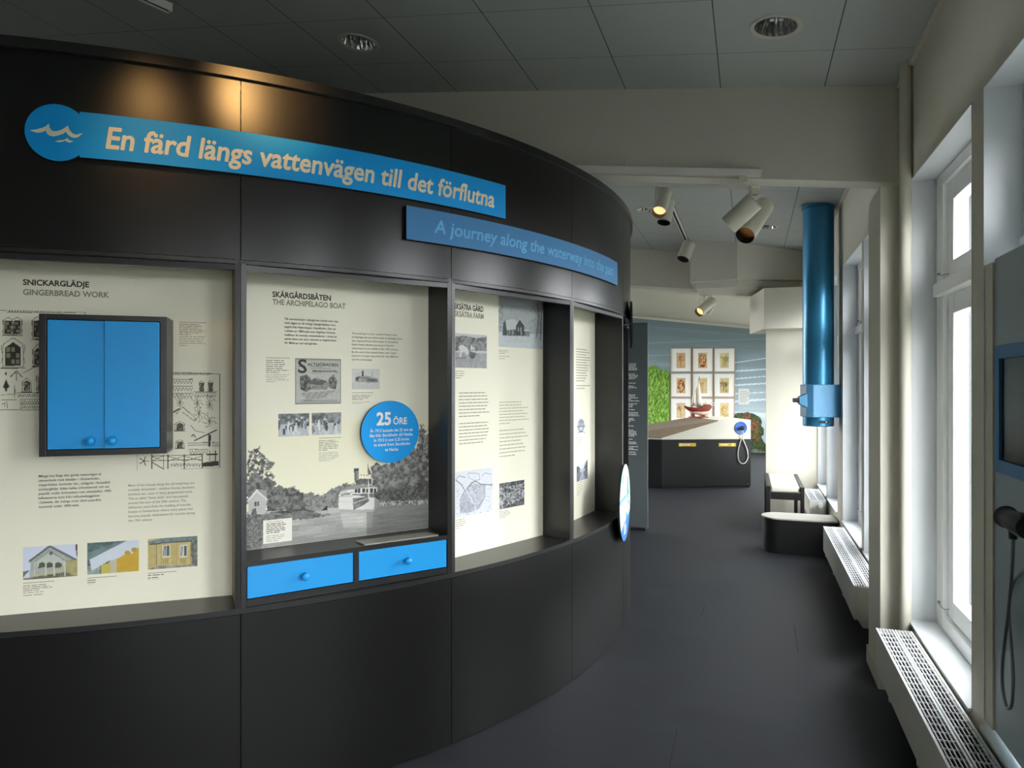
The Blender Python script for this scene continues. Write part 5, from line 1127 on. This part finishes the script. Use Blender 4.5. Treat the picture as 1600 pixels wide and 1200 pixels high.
# willow and bush: painted boards with a cut outline
def cutout(name, pts, col_lo, col_hi, y, th, seed, strokes, parent, outline=None):
    P = [atY(px, py, y) for px, py in pts]; b = MB(); b.prism_xz([(p[0], p[2]) for p in P][::-1], y, y + th); b.build(name + '_board', M['edge'] if outline else M['black'], parent)
    return P
wl = thing('painted_willow', 'bright green painted willow with hanging leaves beside the framed prints', 'mural tree', (-1.75, YM - .03, 1.2))
r = random.Random(12); LG = [mat('willow_%d' % i, c, .7) for i, c in enumerate((rgb(60, 108, 34), rgb(100, 150, 40), rgb(150, 192, 70), rgb(186, 214, 120)))]
pts = [(990, 560), (1012, 574), (1018, 572), (1024, 571), (1030, 578), (1040, 580), (1045, 583), (1046.5, 600), (1046, 640), (1046, 700), (990, 700)]
P = [atY(px, py, YM - .025) for px, py in pts]; MB().prism_xz([(p[0], p[2]) for p in P], YM - .02, YM - .001).build('crown', LG[1], wl)
lf = MB()
for k in range(1500):
    px, py = r.uniform(990, 1044.5), r.uniform(577, 690); c = atY(px, py, YM - .022); s_ = r.uniform(.012, .03); a = math.radians(r.gauss(78, 16)); lf.cur = r.choice((0, 0, 1, 2, 2, 3))
    dx, dz = math.cos(a) * s_ * 2.2, math.sin(a) * s_ * 2.2; nx, nz = -math.sin(a) * s_ * .42, math.cos(a) * s_ * .42; y = YM - .021 - r.random() * .006
    lf.add([(c[0] - dx, y, c[2] - dz), (c[0] + nx, y, c[2] + nz), (c[0] + dx, y, c[2] + dz), (c[0] - nx, y, c[2] - nz)], [(0, 1, 2, 3)])
lf.build('leaves', LG, wl)['kind'] = 'stuff'
wl.children[-1]['kind'] = 'stuff'
bs = thing('painted_bush', 'dark green painted bush with red berries behind the desk beside the cream wall', 'mural bush', (.1, YM - .04, 0))
DG = [mat('bush_%d' % i, c, .7) for i, c in enumerate((rgb(34, 50, 28), rgb(58, 78, 38), rgb(84, 104, 52), rgb(170, 70, 40)))]
ZB = zz(1040, 590, 9.231)
bo = [(985, 580), (1000, 525), (1040, 510), (1110, 512), (1165, 505), (1180, 490), (1195, 506), (1260, 515), (1320, 550), (1370, 590), (1390, 640), (1378, 690), (1412, 740), (1415, 810), (1380, 850), (1400, 900), (1440, 960), (1500, 1000), (1500, 1085), (1400, 1085), (1320, 1060), (1255, 1040), (1000, 1060)]
P = [atY(*ZB(x, y), YM - .04) for x, y in bo]; MB().prism_xz([(p[0], p[2]) for p in P], YM - .05, YM - .034).build('outline', DG[0], bs)
cxb, czb = sum(p[0] for p in P) / len(P), sum(p[2] for p in P) / len(P)
MB().prism_xz([(cxb + (p[0] - cxb) * .95, czb + (p[2] - czb) * .95) for p in P], YM - .054, YM - .0501).build('foliage_ground', DG[1], bs)
def inside(x, z):
    c = False; n_ = len(P)
    for i in range(n_):
        x1, z1 = P[i][0], P[i][2]; x2, z2 = P[(i + 1) % n_][0], P[(i + 1) % n_][2]
        if (z1 > z) != (z2 > z) and x < (x2 - x1) * (z - z1) / (z2 - z1) + x1: c = not c
    return c
reds = [tuple(atY(*ZB(u_, v_), YM - .05)[[0, 2]]) for u_, v_ in ((1150, 560), (1290, 640), (1300, 760), (1310, 870), (1190, 540), (1270, 700))]
lf = MB()
for k in range(1300):
    x, z = r.uniform(min(p[0] for p in P), max(p[0] for p in P)), r.uniform(min(p[2] for p in P), max(p[2] for p in P))
    if not inside(x, z): continue
    a = r.uniform(0, 6.28); s_ = r.uniform(.012, .028); lf.cur = r.choice((0, 0, 1, 2, 2)) ; y = YM - .0545 - r.random() * .005
    if r.random() < .45 and any((x - u_) ** 2 + (z - v_) ** 2 < .006 for u_, v_ in reds): lf.cur = 3
    lf.add([(x + s_ * math.cos(a + q * 1.571) * (1 if q % 2 else .5), y, z + s_ * math.sin(a + q * 1.571) * (1 if q % 2 else .5)) for q in range(4)], [(0, 1, 2, 3)])
lf.build('leaves', DG, bs); bs.children[-1]['kind'] = 'stuff'
gr = [(1256, 1030), (1330, 1035), (1390, 1060), (1450, 1075), (1450, 1095), (1256, 1088)]; P2 = [atY(*ZB(x, y), YM - .045) for x, y in gr]
MB().prism_xz([(p[0], max(0.001, p[2])) for p in P2], YM - .058, YM - .051).build('painted_rocks', mat('rock_paint', rgb(118, 122, 108), .8, var=.3, vscale=14), bs)

# nine framed prints
ZF = zz(960, 480, 5.7143); YP = YM - .001
cols = [(503, 687), (697, 881), (889, 1076)]; rows = [(365, 578), (590, 802), (812, 1022)]
subj = [['branching weed', 'red curled weed', 'feathery weed'], ['dark red clustered weed', 'star-shaped plant', 'tall stemmed plant'], ['pale tangled weed', 'sand-coloured plant', 'pale upright plant']]
pos_w = ['at the willow side', 'in the middle column', 'at the window side']; row_w = ['top row', 'middle row', 'bottom row']
def herb(cv, seed, tone, dark, style):
    w, h = cv.w, cv.h; n = vnoise(h, w, 8, seed); cv.fill(cv.yy > -1, tone, n, .12); r = random.Random(seed)
    def br(x, y, a, l, wd, dep):
        x2, y2 = x + l * math.cos(a), y + l * math.sin(a); cv.line([(x, y), (x2, y2)], wd, dark)
        if dep:
            for k in range(3): br(x2, y2, a + r.uniform(-.9, .9), l * r.uniform(.55, .8), max(.8, wd * .7), dep - 1)
    if style == 0: br(w * .5, h * .95, -1.57, h * .26, 1.8, 4)
    elif style == 1:
        for k in range(26): a = r.uniform(0, 6.28); q = r.uniform(.1, .4); cv.line([(w * (.5 + q * math.cos(a)), h * (.5 + q * math.sin(a))), (w * (.5 + q * math.cos(a + .5)), h * (.5 + q * 1.1 * math.sin(a + .5)))], 2.6, dark)
    else:
        for k in range(7): br(w * (.2 + .6 * k / 6), h * .9, -1.57 + r.uniform(-.3, .3), h * .3, 1.3, 2)
for j, (ya_, yb_) in enumerate(rows):
    for i, (xa_, xb_) in enumerate(cols):
        a, c = atY(*ZF(xa_, ya_), YP), atY(*ZF(xb_, yb_), YP); x0, x1 = a[0], c[0]; zt = atY(*ZF((xa_ + xb_) / 2, ya_), YP)[2]; zb = atY(*ZF((xa_ + xb_) / 2, yb_), YP)[2]
        t = thing('framed_print', 'framed %s print, %s %s of the nine' % (subj[j][i], row_w[j], pos_w[i]), 'picture', ((x0 + x1) / 2, YP, zb), 0, 'nine framed plant prints on the mural')
        b = MB(); w = .014; b.box(x0, x0 + w, YP - .03, YP, zb, zt); b.box(x1 - w, x1, YP - .03, YP, zb, zt); b.box(x0 + w, x1 - w, YP - .03, YP, zb, zb + w); b.box(x0 + w, x1 - w, YP - .03, YP, zt - w, zt); b.build('frame', M['frame_wood'], t)
        MB().box(x0 + w + .0003, x1 - w - .0003, YP - .016, YP - .001, zb + w + .0003, zt - w - .0003).build('mount', M['mount'], t)
        W_, H_ = x1 - x0, zt - zb; tone = [(206, 172, 126), (204, 168, 118), (204, 190, 140)][i] if j == 0 else ([(202, 172, 122), (206, 184, 138), (200, 180, 134)][i] if j == 1 else [(206, 182, 138), (208, 190, 146), (212, 190, 138)][i])
        dark = [(158, 98, 56), (128, 44, 20), (140, 128, 70)][i] if j == 0 else ([(124, 44, 18), (178, 134, 80), (110, 92, 44)][i] if j == 1 else [(150, 114, 70), (160, 130, 84), (176, 146, 90)][i])
        cv = Cv(34, 52, (200, 180, 130)); herb(cv, 300 + j * 3 + i, tone, dark, [0, 1, 2][i] if j == 0 else [1, 0, 2][(i + j - 1) % 3])
        px0, px1, pz0, pz1 = x0 + W_ * .285, x0 + W_ * .715, zb + H_ * .16, zb + H_ * .80
        cv.mesh('print', lambda u, v: Vector((px0 + (px1 - px0) * u, YP - .017, pz0 + (pz1 - pz0) * v)), t)
a, c = atY(*ZF(1108, 728), YP), atY(*ZF(1203, 868), YP)
lt = thing('wall_label', 'pale text card on the mural between the framed prints and the cream wall', 'label', (float(a[0] + c[0]) / 2, YP, float(c[2])))
MB().box(a[0], c[0], YP - .008, YP, c[2], a[2]).build('card', mat('pale_card', rgb(206, 208, 204), .6), lt)
m = MB(Matrix.Translation((0, YP - .0088, 0))); greek(m, float(a[0]) + .03, float(a[2]) - .05, .2, 7, .04, .014, 91); m.build('text', M['ink_grey'], lt)

# ================================================================== DESK WITH THE SHIP MODEL
A = atZ(1034, 763.6, 0); B_ = atZ(1173, 762, 0); u = Vector((B_ - A)); Ld = u.length; ang = math.atan2(u.y, u.x)
FD_ = Matrix.Translation(Vector(A)) @ Matrix.Rotation(ang, 4, 'Z'); FDi = FD_.inverted()
def dpt(px, py):     # point on the desk's front face, desk coordinates (x, z)
    n_ = np.array((-math.sin(ang), math.cos(ang))); r_ = ray(px, py); t = (n_ @ A[:2]) / (n_ @ r_[:2]); q = r_ * t + [0, 0, CAM_H]; v = FDi @ Vector(q); return v.x, v.z
dk = thing('exhibit_desk', 'dark exhibit desk with a sloping grey oak top and white gable', 'desk', tuple(A), ang)
HB = .728; xr, _ = dpt(1122, 657); HT = 1.008; Dp = 1.15; HL = .765
ca, sa = math.cos(-ang), math.sin(-ang)
lw = Vector((-.80 * ca + .0 * sa, 0)); 
lv = Vector((-math.cos(.55 + ang), math.sin(.55 - ang * 0))).normalized()
lx, ly = -.62, .30            # the low end leans away at an angle
foot = [(0, 0), (Ld, 0), (Ld, Dp), (lx, Dp), (lx, ly)]
MB(FD_).prism([(x + (.012 if x < .5 else -.012), y + (.015 if y < .5 else -.015)) for x, y in foot], 0, .03).build('plinth', M['edge'], dk)
MB(FD_).prism(foot, .03, HB - .002).build('body', M['island_black'], dk, bevel=.002)
def ztop(x, y): return HL + (HT - HL) * min(1, max(0, x / xr)) if x >= 0 else HL - .0 * x
b = MB(FD_); b.prism([(0, 0), (xr, 0), (xr, Dp), (lx, Dp), (lx, ly)], HB, lambda x, y: (HT if x > xr - 1e-6 else HL) - .013); b.prism([(xr, 0), (Ld, 0), (Ld, Dp), (xr, Dp)], HB, HT - .0005); b.build('gable', M['island_white'], dk)
b = MB(FD_); b.prism([(0, -.003), (xr, -.003), (xr, Dp), (lx, Dp), (lx, ly - .003)], lambda x, y: (HT if x > xr - 1e-6 else HL) - .0125, lambda x, y: (HT if x > xr - 1e-6 else HL) + .0005); b.build('sloping_top', M['oak'], dk)
MB(FD_).prism([(xr + .001, -.002), (Ld + .002, -.002), (Ld + .002, Dp), (xr + .001, Dp)], HT, HT + .006).build('flat_top', M['island_white'], dk)
def slope_z(x): return HL + (HT - HL) * x / xr
for (x0, x1, y0, y1) in ((.06, .42, .55, .60), (.10, .34, .17, .20)):
    MB(FD_).add([(x0, y0, slope_z(x0) + .0015), (x1, y0, slope_z(x1) + .0015), (x1, y1, slope_z(x1) + .0015), (x0, y1, slope_z(x0) + .0015)], [(0, 1, 2, 3)]).build('engraved_text', mat('burnt_wood', rgb(74, 62, 50), .6) if x0 == .06 else M['edge'], dk)
for xa_, xb_, br in ((187, 436, 0), (765, 1012, 1)):
    (x0, z1), (x1, z0) = dpt(*ZB(xa_, 945)), dpt(*ZB(xb_, 992)); pl = MB(FD_).box(x0, x1, -.006, -.0003, z0, z1).build('drawer_plate', M['brass'], dk, bevel=.002)
    xs = x0 + .004 if br == 0 else x1 - .075
    MB(FD_).box(xs, xs + .042, -.012, -.0062, z0 + .004, z1 - .004).build('slide', mat('bright_yellow', rgb(236, 214, 92), .4), pl, bevel=.002)
    m = MB(FD_ @ Matrix.Translation((0, -.0068, 0))); greek(m, x0 + (.055 if br == 0 else .03), (z0 + z1) / 2 + .006, .12, 1, .02, .011, 7 + br, True, [1.]); m.build('lettering', M['white_ink'], pl)
x_, z_ = dpt(*ZB(1195 - 20, 1160)); 
xs_, zs_ = dpt(1168.7, 756); MB(FD_ @ Matrix.Translation((xs_, -.0003, zs_)) @ Matrix.Rotation(math.pi / 2, 4, 'X')).lathe([(.01, 0), (.008, .004), (1e-6, .005)], 16).build('screw', M['chrome'], dk)
# listening point on the gable
lx_, lz_ = dpt(*ZB(1083, 725)); lr = (dpt(*ZB(1172, 725))[0] - dpt(*ZB(994, 725))[0]) / 2
lp = thing('listening_handset', 'blue round plate with a black earpiece and hanging wire loop on the desk gable', 'handset', tuple(FD_ @ Vector((lx_, 0, lz_ - lr))), ang)
K = FD_ @ Matrix.Translation((lx_, -.0006, lz_)) @ Matrix.Rotation(math.pi / 2, 4, 'X')
MB(K).lathe([(lr, 0), (lr, .010), (lr * .94, .013), (lr * .9, .010), (lr * .5, .006), (1e-6, .006)], 48).build('plate', M['listen_blue'], lp, smooth=True)
MB(K).lathe([(.016, .0062), (.018, .03), (.034, .05), (.036, .062), (.03, .07), (1e-6, .072)], 28).build('earpiece', M['black'], lp, smooth=True)
loop = [(1098, 760), (1104, 800), (1098, 840), (1085, 880), (1066, 940), (1045, 1020), (1037, 1090), (1040, 1160), (1062, 1215), (1100, 1238), (1145, 1222), (1175, 1165), (1178, 1110), (1165, 1030), (1135, 950), (1108, 890), (1095, 865)]
cp = []
for i_, (x, y) in enumerate(loop):
    a, z = dpt(*ZB(x, y)); cp.append(FD_ @ Vector((a, -.045 + .006 * min(i_, 4), z)))
MB().tube(spl(cp, 6), .0065, 8).build('cord', M['white_metal'], lp, smooth=True)

# ship model
sx0 = dpt(1094, 656)[0]; pS = atZ(1091, 652.5, HT + .006); so = FDi @ Vector(pS); so.y = min(so.y, Dp - .2)
sh = thing('ship_model', 'two-masted sailing ship model with red hull and white sails on the desk', 'ship model', tuple(FD_ @ Vector((so.x, so.y, HT + .0065))), CAM_YAW)
dS = (FD_ @ Vector((so.x, so.y, 0))); dep = float(np.array((dS.x, dS.y, 0)) @ _Fw); sc_ = dep / CAM_F / 9.231        # metres per zoomed pixel of the photograph at the ship
SF = chain_matrix(sh); ox, oz = 470, 574
def S(x, y): return ((x - ox) * sc_, (oz - y) * sc_)
for nm_, xs2, yy_ in (('stand', None, None),):
    b = MB(SF); a0 = S(340, 574); a1 = S(607, 560); b.box(a0[0], a1[0], -.045, .045, 0, a1[1])
    for xx_ in (395, 535): q0_, q1_ = S(xx_ - 28, 560), S(xx_ + 28, 505); b.prism_xz([(q0_[0], q0_[1] + .0002), (q1_[0], q0_[1] + .0002), (q1_[0] - .02, q1_[1]), (q0_[0] + .005, q1_[1])], -.03, .03)
    b.build('stand', M['hull_red'], sh)
def hull(sections, name, m_):
    b = MB(SF); v = []; f = []; n_ = 13
    for (x, zt_, zb_, w_) in sections:
        for k in range(n_):
            a = math.pi * k / (n_ - 1); yv = -w_ * math.cos(a); zv = zt_ - (zt_ - zb_) * (math.sin(a) ** .7); v.append((x, yv, zv))
    ns = len(sections)
    for i in range(ns - 1):
        for k in range(n_ - 1): f.append((i * n_ + k, (i + 1) * n_ + k, (i + 1) * n_ + k + 1, i * n_ + k + 1))
        f.append((i * n_, i * n_ + n_ - 1, (i + 1) * n_ + n_ - 1, (i + 1) * n_))
    f += [list(range(n_)), list(range((ns - 1) * n_, ns * n_))[::-1]]
    b.add(v, f); return b.build(name, m_, sh, smooth=True)
prof = [(270, 400, 432, .3), (290, 408, 445, .55), (320, 418, 470, .8), (370, 425, 488, 1), (440, 430, 488, 1.1), (520, 425, 486, 1.1), (580, 405, 484, 1.05), (625, 396, 478, .95), (655, 400, 440, .8)]
hull([(S(x, 0)[0], S(0, a)[1], S(0, b_)[1], .055 * w_) for x, a, b_, w_ in prof], 'hull', M['hull_red'])
prof = [(335, 476, 482, .5), (370, 486, 515, .75), (440, 487, 532, .85), (520, 486, 542, .85), (590, 483, 546, .8), (618, 480, 535, .6)]
hull([(S(x, 0)[0], S(0, a)[1] - .0005, S(0, b_)[1], .05 * w_) for x, a, b_, w_ in prof], 'keel', M['hull_pink'])
b = MB(SF); a0, a1 = S(548, 408), S(640, 385); b.box(a0[0], a1[0], -.035, .035, a0[1] - .01, a1[1]); b.build('stern_cabin', M['hull_red'], sh, bevel=.004)
b = MB(SF)
for (x0, y0, x1, y1, rr_) in ((440, 425, 440, 120, .006), (357, 418, 392, 250, .003), (482, 425, 486, -20, .004), (572, 400, 572, 330, .003)):
    p_, q_ = S(x0, y0), S(x1, y1); b.cyl((p_[0], 0, p_[1]), (q_[0], 0, q_[1]), rr_, 8)
b.build('masts', M['mast'], sh)
def sail(pts, y, name, bel):
    b = MB(SF); Q = [S(*p) for p in pts]; cxx = sum(q[0] for q in Q) / len(Q); czz = sum(q[1] for q in Q) / len(Q); n_ = len(Q)
    v = [(q[0], y, q[1]) for q in Q] + [((q[0] + cxx) / 2, y - bel * .8, (q[1] + czz) / 2) for q in Q] + [(cxx, y - bel, czz)]
    f = [(i, (i + 1) % n_, n_ + (i + 1) % n_, n_ + i) for i in range(n_)] + [(n_ + i, n_ + (i + 1) % n_, 2 * n_) for i in range(n_)]
    b.add(v, f); o = b.build(name, M['sail'], sh, smooth=True); md = o.modifiers.new('t', 'SOLIDIFY'); md.thickness = .003; return o
sail([(362, 400), (395, 230), (470, 0), (432, 150), (425, 410)], -.01, 'sail', .02); sail([(450, 425), (446, 120), (482, -25), (500, 200), (538, 424)], .008, 'sail', .02)
fl = MB(SF); p_, q_ = S(650, 395), S(668, 350); fl.cyl((p_[0] - .02, 0, p_[1]), (q_[0], 0, q_[1]), .0022, 8); fo = fl.build('flagstaff', M['mast'], sh)
p_, q_ = S(668, 400), S(718, 362); MB(SF).box(p_[0] - .002, q_[0], -.0012, .0012, p_[1], q_[1]).build('flag', mat('flag_white', rgb(236, 238, 240), .7), sh)
fb = MB(SF); w_, h_ = q_[0] - p_[0], q_[1] - p_[1]; fb.box(p_[0], q_[0], -.0018, .0018, p_[1] + h_ * .36, p_[1] + h_ * .62); fb.box(p_[0] + w_ * .28, p_[0] + w_ * .5, -.0017, .0017, p_[1], q_[1]); fb.build('flag_cross', mat('flag_blue', rgb(40, 80, 150), .7), sh)
